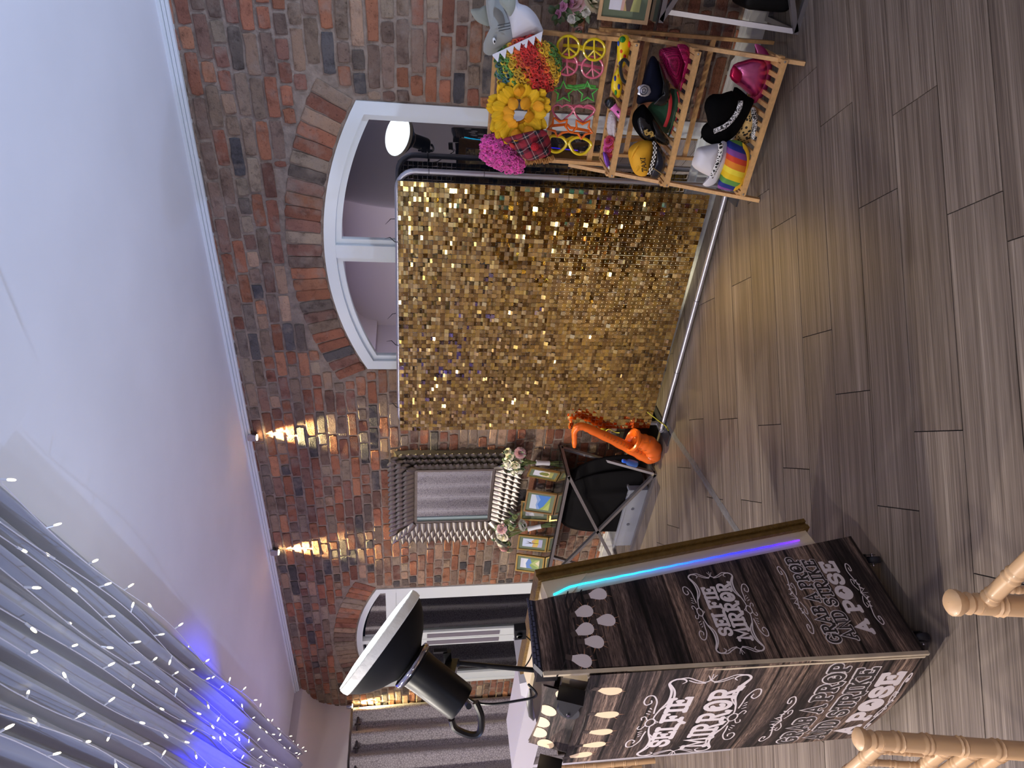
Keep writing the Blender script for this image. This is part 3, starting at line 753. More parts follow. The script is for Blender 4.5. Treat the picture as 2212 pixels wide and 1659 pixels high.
# mirror box leaning on the front: pale sides, gold moulding
def fr_(s, tt, x): # s along the slanted front edge from the foot, tt outwards
    p0 = V((x, 1.697, .10)); e = V((0, 1.452-1.697, 1.535-.10)).normalized(); o_ = V((0, e.z, -e.y)); return p0+e*s+o_*tt
s0, s1 = .18, 1.40
m_pale = mat('pale_frame_side', (214, 196, 166), .45)
m_goldm = mat('gold_moulding', (128, 100, 52), .35, .55, var=.25, vs=40, bump=.4, bs=90)
mb = MB(); mb.prism([fr_(s0, .002, BX-.006), fr_(s1, .002, BX-.006), fr_(s1, .075, BX-.006), fr_(s0, .075, BX-.006)], (-.66, 0, 0)); mbox = mb.build('mirror_box', m_pale, booth)
for (ta, tb, xo) in ((.075, .092, .012), (.092, .105, .006), (.105, .122, .016)):
    mb = MB(); q = [fr_(s0-.015, ta, BX+xo), fr_(s1+.015, ta, BX+xo), fr_(s1+.015, tb, BX+xo), fr_(s0-.015, tb, BX+xo)]
    W_ = .66+2*xo; n_ = .07
    mb.prism(q, (-n_, 0, 0)); mb.prism([p+V((-(W_-n_), 0, 0)) for p in q], (-n_, 0, 0))
    for sa in (s0-.015, s1+.015-n_):
        mb.prism([fr_(sa, ta, BX+xo-n_), fr_(sa+n_, ta, BX+xo-n_), fr_(sa+n_, tb, BX+xo-n_), fr_(sa, tb, BX+xo-n_)], (-(W_-2*n_), 0, 0))
    mb.build('gold_moulding', m_goldm, booth)
m_mirror = mat('mirror_glass', (196, 198, 204), .015, 1.)
mb = MB(); mb.poly([fr_(s0, .09, BX-.05), fr_(s1, .09, BX-.05), fr_(s1, .09, BX2+.05), fr_(s0, .09, BX2+.05)]); mb.build('mirror', m_mirror, booth)
mb = MB(); mb.prism([fr_(s1-.10, .003, BX-.005), fr_(s1+.001, .003, BX-.005), fr_(s1+.001, .074, BX-.005), fr_(s1-.19, .074, BX-.005)], (.004, 0, 0)); mb.build('corner_plate', m_pale, mbox)
# colour changing LED strip along the side
m_ledst, N, L, b = node_mat('rgb_led_strip')
a = N.new('ShaderNodeVertexColor'); a.layer_name = 'Col'; L.new(a.outputs[0], b.inputs['Emission Color']); b.inputs['Emission Strength'].default_value = 3.2; b.inputs['Base Color'].default_value = (.2, .2, .25, 1)
mb = MB(); n = 46
def lc(t):
    st = [(0, (96, 24, 255)), (.12, (44, 6, 255)), (.3, (8, 20, 255)), (.5, (0, 90, 255)), (.75, (0, 165, 255)), (1, (0, 200, 255))]
    for (a0, c0), (a1, c1) in zip(st, st[1:]):
        if t <= a1: f = (t-a0)/(a1-a0); return tuple(c0[i]+(c1[i]-c0[i])*f for i in range(3))
    return st[-1][1]
lp = []
for i in range(n+1):
    t_ = i/n; s_ = s0+.070+t_*(s1-s0-.095); lp.append(fr_(s_, .028-.020*max(0, (t_-.93)/.07)+.0008*math.sin(i*1.9), BX+.003))
for i in range(n):
    mb.col(lc((i+.5)/n)); mb.tube([lp[i], lp[i+1]], .0036, 6, caps=False)
mb.build('led_strip', m_ledst, booth)
# castors: two on the back at the lid, two under the base
m_tyre = mat('grey_tyre', (26, 25, 36), .5)
def castor(nm, c, ax, down, k_=1.):
    c = V(c); ax = V(ax).normalized(); down = V(down); down = (down-ax*down.dot(ax)).normalized(); ax = ax*k_; down = down*k_
    mb = MB(); M = axis_m(c, ax) @ Matrix.Scale(k_, 4); mb.lathe([(.008, -.014), (.030, -.014), (.034, -.009), (.034, .009), (.030, .014), (.008, .014)], 20, M); cst = mb.build('castor', m_tyre, booth, smooth=True)
    sd = down.cross(ax).normalized()*k_
    mb = MB()
    for sgn in (-1, 1):
        q = c+ax*(.019*sgn)
        mb.prism([q-down*.055-sd*.034, q-down*.055+sd*.034, q-down*.01+sd*.026, q+down*.012+sd*.008, q+down*.012-sd*.008, q-down*.02-sd*.022], ax*.003)
    mb.prism([c-ax*.022-down*.055-sd*.036, c-ax*.022-down*.055+sd*.036, c-ax*.022-down*.05+sd*.036, c-ax*.022-down*.05-sd*.036], ax*.047)
    mb.build('castor_fork', m_black, cst)
    mb = MB(); mb.tube([c-ax*.026, c+ax*.026], .006, 8); mb.build('axle', m_chrome, cst)
castor('castor', (-2.262, 1.095, 1.452), (.12, -.9, .35), (-1, -.1, -.05), 1.25)
castor('castor', (-2.79, 1.10, 1.455), (.12, -.9, .35), (-1, -.1, -.05), 1.25)
castor('castor', (-2.20, 1.60, .036), (.6, .8, 0), (0, 0, -1)); castor('castor', (-2.215, 1.24, .036), (.3, 1, 0), (0, 0, -1))
castor('castor', (-2.78, 1.24, .036), (1, .3, 0), (0, 0, -1)); castor('castor', (-2.78, 1.6, .036), (1, .3, 0), (0, 0, -1))
mb = MB(); mb.box((BX2+.02, 1.18, .085), (BX-.02, 1.68, .105)); mb.build('base_board', m_black, booth)

# ---- print: slab-serif stroke letters
def gl_(ch):
    A = arc
    t = {
     'S': [A(.34,.74,.26,.24,30,180,8)+A(.34,.74,.26,.22,180,260,4)[1:]+A(.32,.27,.28,.25,80,-180,12), [(.04,.30),(.10,.16)], [(.56,.86),(.60,.72)]],
     'E': [[(.12,0),(.12,1)], [(0,1),(.58,1),(.60,.82)], [(0,0),(.60,0),(.62,.2)], [(.12,.5),(.42,.5)], [(.42,.40),(.42,.60)]],
     'F': [[(.12,0),(.12,1)], [(0,1),(.60,1),(.62,.82)], [(0,0),(.28,0)], [(.12,.5),(.42,.5)], [(.42,.40),(.42,.60)]],
     'L': [[(.12,0),(.12,1)], [(0,1),(.26,1)], [(0,0),(.40,0),(.56,-.06),(.66,-.16),(.60,-.26)]],
     'I': [[(.14,0),(.14,1)], [(0,1),(.28,1)], [(0,0),(.28,0)]],
     'M': [[(.06,0),(.14,1),(.44,.25),(.76,1),(.82,0)], [(-.08,1.0),(.14,1)], [(-.06,0),(.18,0)], [(.70,0),(.84,-.08),(.98,-.04)]],
     'R': [[(.12,0),(.12,1)], [(0,1),(.36,1)]+A(.36,.74,.24,.26,90,-90,8)+[(.12,.48)], [(.30,.48),(.46,.2),(.60,-.10),(.76,-.14),(.80,-.02)], [(0,0),(.26,0)]],
     'O': [A(.36,.5,.34,.5,0,360,20), A(.34,.50,.15,.22,100,330,10)],
     'G': [A(.36,.5,.34,.5,40,320,16), [(.62,.18),(.64,.46)], [(.42,.46),(.70,.46)]],
     'A': [[(.02,0),(.34,1),(.66,0)], [(.14,.36),(.54,.36)], [(-.06,0),(.12,0)], [(.56,0),(.74,0)]],
     'B': [[(.12,0),(.12,1)], [(0,1),(.34,1)]+A(.34,.76,.22,.24,90,-90,8)+[(.12,.52)], [(.34,.52)]+A(.34,.26,.26,.26,90,-90,8)+[(0,0)]],
     'P': [[(.12,0),(.12,1)], [(0,1),(.36,1)]+A(.36,.73,.24,.27,90,-90,8)+[(.12,.46)], [(0,0),(.28,0)]],
     'N': [[(.10,0),(.10,1),(.60,0),(.60,1)], [(-.02,0),(.22,0)], [(.48,1),(.72,1)]],
     'D': [[(.12,0),(.12,1)], [(0,1),(.30,1)]+A(.30,.5,.34,.5,90,-90,12)+[(0,0)]],
     'T': [[(.34,0),(.34,1)], [(.02,.8),(.04,1),(.64,1),(.66,.8)], [(.22,0),(.46,0)]],
     'K': [[(.12,0),(.12,1)], [(.60,1),(.14,.46)], [(.26,.56),(.62,0)], [(0,1),(.24,1)], [(0,0),(.24,0)], [(.50,0),(.74,0)], [(.50,1),(.70,1)]],
     'X': [[(.04,0),(.56,1)], [(.56,0),(.04,1)]],
    }[ch]
    wd = {'M': .92, 'I': .30, 'O': .74, 'R': .74, 'A': .72, 'N': .72, 'K': .74, 'G': .74}.get(ch, .64)
    return t, wd
RBN = [0]
def ribbon(mb, P, wd, f, l, taper=None):
    Q = [P[0]]
    for p in P[1:]:
        if math.hypot(p[0]-Q[-1][0], p[1]-Q[-1][1]) > 1e-6: Q.append(p)
    n = len(Q)
    if n < 2: return
    RBN[0] += 1; l = l+(RBN[0] % 9)*.00011*(1 if l > 0 else 0)
    closed = math.hypot(Q[0][0]-Q[-1][0], Q[0][1]-Q[-1][1]) < 1e-5
    if closed: Q = Q[:-1]; n -= 1
    Lp, Rp = [], []
    for i in range(n):
        p = Q[i]; a_ = Q[(i-1) % n] if (closed or i > 0) else None; c_ = Q[(i+1) % n] if (closed or i < n-1) else None
        d0 = (p[0]-a_[0], p[1]-a_[1]) if a_ else None; d1 = (c_[0]-p[0], c_[1]-p[1]) if c_ else None
        u = lambda d: (d[0]/math.hypot(*d), d[1]/math.hypot(*d))
        n0 = u(d0) if d0 else u(d1); n1 = u(d1) if d1 else u(d0)
        bx_, by_ = -(n0[1]+n1[1]), n0[0]+n1[0]; q = math.hypot(bx_, by_)
        if q < .35: bx_, by_, q = -n1[1], n1[0], 1.
        bx_, by_ = bx_/q, by_/q; cs = max(.5, bx_*-n1[1]+by_*n1[0])
        w0 = wd*(taper(i/(n-1)) if taper else 1)/2/cs
        Lp.append((p[0]+bx_*w0, p[1]+by_*w0)); Rp.append((p[0]-bx_*w0, p[1]-by_*w0))
    ka = mb.add([f(x, y, l) for x, y in Lp]); kb = mb.add([f(x, y, l) for x, y in Rp])
    for i in range(n if closed else n-1):
        j = (i+1) % n; mb.face((kb+i, kb+j, ka+j, ka+i))
    if not closed:
        for e, o_, sg in ((0, 1, 1), (n-1, n-2, -1)):
            p = Q[e]; d = (p[0]-Q[o_][0], p[1]-Q[o_][1]); q = math.hypot(*d); d = (d[0]/q, d[1]/q); w0 = wd*(taper(e/(n-1)) if taper else 1)/2
            if w0 < 2e-4: continue
            c2 = [(p[0]+w0*(d[0]*math.sin(t_)+d[1]*math.cos(t_)), p[1]+w0*(d[1]*math.sin(t_)-d[0]*math.cos(t_))) for t_ in (PI*k/5 for k in range(6))]
            mb.poly([f(x, y, l) for x, y in c2])
def text(mb, s, x0, x1, z0, z1, f, lw, l, rise=0.):
    tot = 0; lay = []
    for ch in s:
        if ch == ' ': tot += .42; continue
        g, wd = gl_(ch); lay.append((g, tot)); tot += wd+.16
    k = (x1-x0)/(tot-.16); hz = z1-z0
    for g, o_ in lay:
        for st in g: ribbon(mb, [(x0+(o_+px_)*k, z0+py_*hz+rise*((o_+px_)/tot)) for px_, py_ in st], lw, f, l)
def spiral(cx, cy, r, a0, turns, tail):
    P = list(tail)
    for i in range(22):
        t_ = i/21; rr = r*(1-t_*.8); aa = a0+turns*360*t_
        P.append((cx+rr*math.cos(rad(aa)), cy+rr*math.sin(rad(aa))))
    return P
def sm2(P, k=6): return [(p.x, p.y) for p in smooth_pts([V((a_, b_, 0)) for a_, b_ in P], k)]
def swash_frame(mb, cx, cz, hw, hh, f, lw, l):
    T = lambda x, y: (cx+x*hw, cz+y*hh)
    tp = lambda t_: .35+.65*math.sin(PI*t_)
    for sxn in (-1, 1):
        for sy_ in (-1, 1):
            q = lambda L_: sm2([T(sxn*x, sy_*y) for x, y in L_])
            ribbon(mb, q([(0, .80), (.10, .95), (.30, .90), (.52, .78), (.74, .80), (.92, .92), (1.0, .80), (.99, .62), (.94, .55), (.90, .62)]), lw, f, l, tp)
            ribbon(mb, q([(.30, .90), (.50, .70), (.72, .72), (.90, .88)]), lw*.9, f, l, tp)
            ribbon(mb, q([(1.0, .80), (1.02, .55), (.95, .32), (.90, .12), (.94, 0)]), lw*.55, f, l)
            ribbon(mb, q([(.96, .50), (.90, .30), (.88, .10)]), lw*.5, f, l)
            ribbon(mb, q([(.24, 1.0), (.36, 1.02), (.52, 1.04), (.66, 1.16), (.66, 1.30), (.54, 1.34), (.46, 1.26), (.50, 1.16), (.56, 1.18)]), lw*.6, f, l)
            for k in range(3): ribbon(mb, q([(.22+.06*k, 1.08), (.25+.06*k, 1.17-.02*k)]), lw*.6, f, l, lambda t_: .4+.6*t_)
        # fleur on each side
        for a_ in (-35, 0, 35):
            ribbon(mb, [T(sxn*.93, 0), T(sxn*(.93+.13*math.cos(rad(a_))), .16*math.sin(rad(a_)))], lw*1.2, f, l, lambda t_: .3+math.sin(PI*t_))
    for sy_ in (-1, 1):
        ribbon(mb, [T(.10*math.cos(k*PI/10), sy_*(.99+.11*math.sin(k*PI/10))) for k in range(21)], lw*.6, f, l)
        for sxn in (-1, 1): ribbon(mb, sm2([T(sxn*.06, sy_*1.08), T(sxn*.16, sy_*1.16), T(sxn*.14, sy_*1.24), T(sxn*.08, sy_*1.22)]), lw*.5, f, l)
def ornament(mb, cx, cz, hw, hh, f, lw, l):
    T = lambda x, y: (cx+x*hw, cz+y*hh)
    for s_ in (-1, 1):
        q = lambda L_: sm2([T(s_*x, y) for x, y in L_])
        ribbon(mb, q([(0, 0), (.25, .35), (.5, .1), (.78, -.1), (1., .25), (.95, .65), (.78, .62), (.76, .35), (.86, .35)]), lw, f, l)
        ribbon(mb, q([(.1, -.1), (.3, -.45), (.46, -.35), (.42, -.05), (.32, -.12)]), lw*.8, f, l)
        for k in range(3): ribbon(mb, q([(.2+.1*k, .2-.05*k), (.12+.16*k, .75-.15*k)]), lw*1.5, f, l, lambda t_: math.sin(PI*(.15+.8*t_)))
    for a_ in (60, 90, 120): ribbon(mb, [T(0, 0), T(.3*math.cos(rad(a_)), 1.0*math.sin(rad(a_)))], lw*2.2, f, l, lambda t_: math.sin(PI*(.1+.85*t_)))
def bulb(mbw, mbs, mbh, x, z, r, tilt, f, sq=1., rays=True):
    ca, sa = math.cos(rad(tilt)), math.sin(rad(tilt))
    T = lambda a_, b_: (x+(a_*ca-b_*sa)*sq*r, z+(a_*sa+b_*ca)*r)
    P = [T(.40, 1.9), T(.52, 1.55), T(.72, 1.15), T(.90, .70)]+[T(.98*math.cos(rad(15-k*13.8)), .15+.98*math.sin(rad(15-k*13.8))) for k in range(1, 15)]+[T(-.90, .70), T(-.72, 1.15), T(-.52, 1.55), T(-.40, 1.9)]
    mbw.poly([f(a_, b_, .0016) for a_, b_ in P])
    mbs.poly([f(*T(a_, b_), .0018) for a_, b_ in ((-.42, 1.86), (.42, 1.86), (.38, 2.75), (-.38, 2.75))])
    if rays:
        for k in range(9):
            aa = rad(k*40+rnd.uniform(-10, 10)); ln = rnd.uniform(1.3, 1.9)
            ribbon(mbh, [T(.8*math.cos(aa), .2+.8*math.sin(aa)), T(ln*math.cos(aa), .2+ln*math.sin(aa))], r*.12, f, .0003, lambda t_: 1-t_*.9)
def put_text(par, f, s_, xa, xb, za, zb, lw, l, hollow=0.):
    mb = MB(); text(mb, s_, xa, xb, za, zb, f, lw, l); o_ = mb.build('lettering', m_print, par)
    if hollow: mb = MB(); text(mb, s_, xa, xb, za, zb, f, hollow, l+.0013); mb.build('lettering_infill', m_printd, par if par.parent is None else par)
def put_bulb(par, f, m_, *a_, **k_):
    mw_, ms_, mr_ = MB(), MB(), MB(); bulb(mw_, ms_, mr_, *a_, f, **k_)
    mw_.build('bulb_print', m_, par); ms_.build('bulb_socket_print', m_sock, par); mr_.build('bulb_ray_print', m_halo, par)
def put_print(par, nm, m_, fn_, *a_):
    mb = MB(); fn_(mb, *a_); mb.build(nm, m_, par)
# side panel
for s_, xa, xb, za, zb in (('SELFIE', .112, .318, .818, .866), ('MIRROR', .093, .335, .752, .802)): put_text(side_o, PS, s_, xa, xb, za, zb, .0115, .0005)
put_print(side_o, 'scroll_print', m_print, swash_frame, .213, .812, .168, .100, PS, .006, .0004)
for s_, xa, xb, za, zb in (('GRAB A PROP', .058, .440, .408, .458), ('AND STRIKE', .068, .425, .340, .390)): put_text(side_o, PS, s_, xa, xb, za, zb, .0160, .0004, .0085)
put_text(side_o, PS, 'A', .092, .140, .262, .312, .016, .0005); put_text(side_o, PS, 'POSE', .180, .412, .258, .316, .0160, .0005)
put_print(side_o, 'scroll_print', m_print, ornament, .25, .495, .15, .03, PS, .004, .0004); put_print(side_o, 'scroll_print', m_print, ornament, .26, .215, .14, -.03, PS, .004, .0004)
for x_, z_, tl in ((.314, 1.285, 10), (.244, 1.354, 15), (.201, 1.279, 5), (.172, 1.367, 20), (.116, 1.342, -5), (.046, 1.402, -18)): put_bulb(side_o, PS, m_bulbp, x_, z_-.012, .026, tl)
for P in ([(0.0, 1.50), (.05, 1.462), (.12, 1.425), (.19, 1.425), (.26, 1.405), (.335, 1.345)], [(.06, 1.40), (.11, 1.41), (.20, 1.40), (.27, 1.42), (.33, 1.40)]): put_print(side_o, 'cord_print', m_cord, ribbon, sm2(P), .005, PS, .0004)
# back panel
for s_, xa, xb, za, zb in (('SELFIE', .090, .482, .972, 1.046), ('MIRROR', .060, .530, .800, .895)): put_text(back_o, PB, s_, xa, xb, za, zb, .020, .0016)
put_print(back_o, 'scroll_print', m_print, swash_frame, .310, .925, .300, .168, PB, .010, .0014)
for s_, xa, xb, za, zb in (('GRAB A PROP', .020, .640, .392, .466), ('AND STRIKE', .035, .600, .268, .345)): put_text(back_o, PB, s_, xa, xb, za, zb, .026, .0014, .0145)
put_text(back_o, PB, 'A', .075, .150, .150, .225, .026, .0016); put_text(back_o, PB, 'POSE', .205, .560, .145, .225, .026, .0016)
put_print(back_o, 'scroll_print', m_print, ornament, .25, .535, .19, .045, PB, .006, .0014); put_print(back_o, 'scroll_print', m_print, ornament, .33, .115, .22, -.02, PB, .006, .0014)
for x_, z_, tl in ((.557, 1.29, -25), (.391, 1.27, -15), (.257, 1.268, -10), (.152, 1.275, 0), (.069, 1.315, 15)): put_bulb(back_o, PB, m_bulbo, x_, z_-.012, .034, tl, sq=.75)
put_print(back_o, 'cord_print', m_cord, ribbon, sm2([(.60, 1.385), (.50, 1.35), (.38, 1.345), (.2, 1.35), (.07, 1.37)]), .006, PB, .0014)
def PF(a, b_, l=0.): p = flap(a, b_); return p+V((0, -l-.001, 0))
for x_, z_, tl in ((.93, .5, -20), (.62, .85, 0), (.40, .93, 5), (.22, .9, 10), (.06, .62, 8)):
    f2 = lambda a_, b_, l: PF(min(.995, max(.005, a_)), min(.99, max(.02, b_)), l)
    T = [(x_+.085*math.cos(k*PI/8), z_+.20*math.sin(k*PI/8)) for k in range(16)]
    mh_ = MB(); mh_.poly([f2(a_, b_, .001) for a_, b_ in T]); mh_.build('bulb_print', m_bulbo, flap_o)

# ---- studio light on its pole
t = thing('studio_light', 'black studio flash head with wide dish and white diffuser above the booth', 'studio light', tuple(W(1165, 1447, 1.36)))
M = axis_m(DISH_C, DISH_AX) @ Matrix.Scale(.87, 4)
mb = MB(); mb.lathe([(.228, -.004), (.222, -.02), (.205, -.046), (.175, -.078), (.135, -.108), (.098, -.128), (.080, -.14), (.078, -.158), (.072, -.158), (.072, -.14), (.13, -.10), (.20, -.04), (.222, -.004)], 48, M); mb.build('reflector_dish', mat('matte_black_dish', (7, 7, 10), .7, spec=.25), t, smooth=True)
m_cloth = mat('white_diffuser_cloth', (236, 234, 226), .8, bump=.6, bs=30, em=(255, 250, 235), ems=.06)
mb = MB(); mb.lathe([(.220, -.018), (.231, -.014), (.235, .004), (.233, .020), (.226, .026)], 60, M); mb.build('diffuser_skirt', m_cloth, t, smooth=True)
m_diff = mat('lit_diffuser', (255, 255, 255), .8, em=(236, 246, 255), ems=DISH_EM)
mb = MB(); mb.lathe([(.228, .0255), (.15, .034), (.0005, .037)], 48, M); mb.build('diffuser_face', m_diff, t, smooth=True)
M = axis_m(DISH_C+DISH_AX*.018, DISH_AX)
mb = MB(); mb.lathe([(.0005, -.152), (.082, -.152), (.084, -.165), (.070, -.172), (.068, -.20), (.066, -.36), (.062, -.372), (.0005, -.374)], 32, M); mb.build('lamp_body', m_blackm, t, smooth=True)
mb = MB(); mb.lathe([(.0855, -.162), (.088, -.158), (.088, -.150), (.0855, -.146)], 32, M); mb.build('mount_ring', m_chrome, t, smooth=True)
q = lambda x, y, z: M @ V((x, y, z))
bk = DISH_C-DISH_AX*.374
pt = W(985, 1432, 1.36); pb = W(1182, 1450, 1.30)
mb = MB(); mb.tube([pb, pt], .0095, 10); mb.build('pole', m_blackm, t, smooth=True)
mb = MB(); mb.tube([pt-V((0,0,.012)), pt+V((0,0,.03))], .016, 12); mb.build('pole_collar', m_black, t, smooth=True)
mid = DISH_C-DISH_AX*.27
mb = MB(); mb.bar(pt+V((0,0,.015)), mid+(pt-mid)*.45, .038, .045); mb.bar(pt+V((.0,0,.03)), pt+V((.05,.02,.035)), .022, .03); mb.build('tilt_bracket', m_black, t)
mb = MB(); kp = pt+V((.055, .02, .035)); mb.bar(kp, kp+V((.0, .0, .05)), .012, .014); mb.build('clamp_lever', m_black, t)
hv = (-_rt).normalized(); hu = DISH_AX
mb = MB(); hp = bk+hu*.02
mb.tube(smooth_pts([hp+hv*.055+_up*.035, hp+hv*.085-hu*.005+_up*.025, hp+hv*.095-hu*.03-_up*.01, hp+hv*.075-hu*.045-_up*.03, hp+hv*.03-hu*.03-_up*.045, hp-hu*.0-_up*.05], 5), .0155, 8, flat=.8); mb.build('handle', m_black, t, smooth=True)
mb = MB(); mb.lathe([(.0005, -.3755), (.034, -.3755), (.036, -.374)], 20, M @ Matrix.Translation((.018, .0, 0))); mb.build('control_panel', mat('control_screen', (30, 34, 60), .2, em=(70, 110, 220), ems=.6), t)
cs = bk+V((0,0,-.01))
mb = MB(); mb.tube(smooth_pts([cs, W(998, 1497, 1.30), W(1025, 1516, 1.27), W(1060, 1521, 1.24), W(1110, 1515, 1.22), W(1158, 1503, 1.21), V((-2.36, 1.24, 1.565))], 6), .0048, 6); mb.tube([cs, W(998, 1497, 1.30)], .011, 8); mb.build('power_cable', m_black, t, smooth=True)
# small camera clipped on the lid
cp = W(1147, 1362, 1.40)
t = thing('clip_camera', 'small black webcam standing on the booth lid', 'camera', (cp.x, cp.y, 1.56))
mb = MB(); mb.bar((cp.x, cp.y, 1.562), (cp.x-.004, cp.y, 1.605), .062, .03, up=(0,1,0)); mb.build('camera_body', m_black, t)
mb = MB(); mb.lathe([(.0005, 0), (.012, 0), (.012, .008), (.009, .010)], 14, axis_m((cp.x, cp.y-.015, 1.588), (0, -1, 0))); mb.build('lens', m_blackm, t)
mb = MB(); mb.tube(smooth_pts([(cp.x-.02, cp.y, 1.57), (cp.x-.06, cp.y-.02, 1.53), (cp.x-.12, cp.y-.04, 1.535), (cp.x-.16, cp.y-.06, 1.56)], 5), .0025, 5); mb.build('lead', m_black, t)

# ---- white printer on a stand behind the booth
PY = 1.72
c4 = [W(1118, 1488, PY), W(1137, 1642, PY), W(1172, 1648, PY), W(1168, 1476, PY)]
pc = sum(c4, V())/4
t = thing('photo_printer', 'white photo printer with a black handle standing behind the booth', 'printer', (pc.x, pc.y, 0))
zt, zb_ = 1.385, 1.26; xa, xb = c4[1].x-.12, c4[0].x+.02
m_prn = mat('white_printer_case', (176, 171, 180), .4)
mb = MB(); mb.prism([V((xa, PY, zb_)), V((xb, PY, zb_)), V((xb, PY, zt)), V((xa, PY, zt))], (0, .30, 0)); mb.build('case', m_prn, t)
mb = MB(); mb.prism([V((xb-.16, PY+.02, zt)), V((xb+.01, PY+.02, zt)), V((xb-.01, PY+.02, zt+.05)), V((xb-.13, PY+.02, zt+.03))], (0, .26, 0)); mb.build('paper_tray', mat('white_tray', (196, 193, 200), .35), t)
hb = W(1150, 1530, PY-.02)
mb = MB(); mb.puff([W(x, y, PY-.012) for x, y in ((1143, 1486), (1152, 1490), (1158, 1525), (1160, 1548), (1152, 1558), (1142, 1548), (1137, 1520))], (0, -1, 0), .02, 4); mb.build('handle', m_black, t, smooth=True)
for xx in (xa+.03, xb-.03):
    for yy in (PY+.02, PY+.28): mb = MB(); mb.box((xx-.02, yy-.02, 0), (xx+.02, yy+.02, zb_)); mb.build('stand_leg', m_prn, t)
# ================================================================ LEAF FRAMED MIRROR
m_silver = mat('champagne_silver_leaf', (146, 138, 130), .3, .92, var=.2, vs=30)
mx0, mx1, mz0, mz1 = -4.925, -3.82, 1.075, 2.146
ix0, ix1, iz0, iz1 = -4.71, -4.045, 1.27, 1.945
t = thing('wall_mirror', 'square wall mirror in a silver frame of overlapping leaves', 'mirror', ((mx0+mx1)/2, D-.02, mz0))
mb = MB(); ys = D-.012
k = mb.add([V(p) for p in ((mx0+.025, D, mz0+.025), (mx1-.025, D, mz0+.025), (mx1-.025, D, mz1-.025), (mx0+.025, D, mz1-.025), (mx0+.05, D-.04, mz0+.05), (mx1-.05, D-.04, mz0+.05), (mx1-.05, D-.04, mz1-.05), (mx0+.05, D-.04, mz1-.05), (ix0, D-.03, iz0), (ix1, D-.03, iz0), (ix1, D-.03, iz1), (ix0, D-.03, iz1))])
for a_, b_ in ((0, 4), (4, 8)):
    for i in range(4): mb.face((k+a_+i, k+a_+(i+1) % 4, k+b_+(i+1) % 4, k+b_+i))
mb.build('backing_frame', mat('dark_silver', (120, 110, 98), .4, .8), t)
mb = MB(); ring(mb, [V(p) for p in ((ix0, 0, iz0), (ix1, 0, iz0), (ix1, 0, iz1), (ix0, 0, iz1), (ix0, 0, iz0))], [V(p) for p in ((ix0+.022, 0, iz0+.022), (ix1-.022, 0, iz0+.022), (ix1-.022, 0, iz1-.022), (ix0+.022, 0, iz1-.022), (ix0+.022, 0, iz0+.022))], D-.045, D-.02); mb.build('inner_bead', m_silver, t)
mb = MB(); mb.poly([(ix0+.02, D-.026, iz0+.02), (ix1-.02, D-.026, iz0+.02), (ix1-.02, D-.026, iz1-.02), (ix0+.02, D-.026, iz1-.02)]); mb.build('mirror_glass', m_mirror, t)
mb = MB(); mb.box((ix0+.022, D-.032, iz0+.022), (ix0+.06, D-.0262, iz1-.022)); mb.build('bevel_strip', mat('bevel_glass', (190, 214, 214), .1, .6), t)
# one leaf: root at origin, tip along +Y, dome along +Z
def leaf_mesh(L_, wd, th, nm):
    mb = MB()
    def fn(u, v):
        w_ = wd*((.78+.22*v/.45) if v < .45 else math.sqrt(max(.004, 1-((v-.45)/.56)**2))); x = (u-.5)*w_
        return V((x, L_*v, th*(math.cos((u-.5)*PI)**.8 if 0 < u < 1 else 0)*(.35+.9*v)+.012*v))
    mb.grid(fn, 6, 5); o_ = mb.build(nm, m_silver, None, local=True, smooth='all'); return o_
lf = leaf_mesh(.098, .070, .015, 'leaf_proto')
def put_leaf(p, out, n_=V((0, -1, 0)), tilt=.22, sc=1.):
    o_ = bpy.data.objects.new('leaf', lf.data); COL.objects.link(o_); o_.parent = t
    y_ = (V(out)*math.cos(tilt)+n_*math.sin(tilt)).normalized(); x_ = y_.cross(n_).normalized(); z_ = x_.cross(y_)
    o_.matrix_local = frame_m(V(p)-V(ROOT[t.name]), x_*sc, y_*sc, z_*sc)
for r_ in range(3):
    off = .008+.062*r_; yy = D-.040-.004*r_
    for (dx, dz, x0_, x1_, z0_, z1_) in ((1, 0, ix1+off, ix1+off, iz0-off, iz1+off), (-1, 0, ix0-off, ix0-off, iz0-off, iz1+off), (0, 1, ix0-off, ix1+off, iz1+off, iz1+off), (0, -1, ix0-off, ix1+off, iz0-off, iz0-off)):
        ln = math.hypot(x1_-x0_, z1_-z0_); nn_ = int(ln/.0565)
        for i in range(nn_):
            f = (i+.5+(.5 if r_ % 2 else 0))/nn_
            if f > 1: continue
            put_leaf((x0_+(x1_-x0_)*f, yy, z0_+(z1_-z0_)*f), (dx, 0, dz))
for sx_, sz_ in ((-1, -1), (-1, 1), (1, -1), (1, 1)):
    cx_, cz_ = (ix0 if sx_ < 0 else ix1), (iz0 if sz_ < 0 else iz1); d = V((sx_, 0, sz_)).normalized()
    for i in range(4): put_leaf(V((cx_, D-.052-.003*i, cz_))+d*(.0+.062*i), d, sc=1.0)
bpy.data.objects.remove(lf)

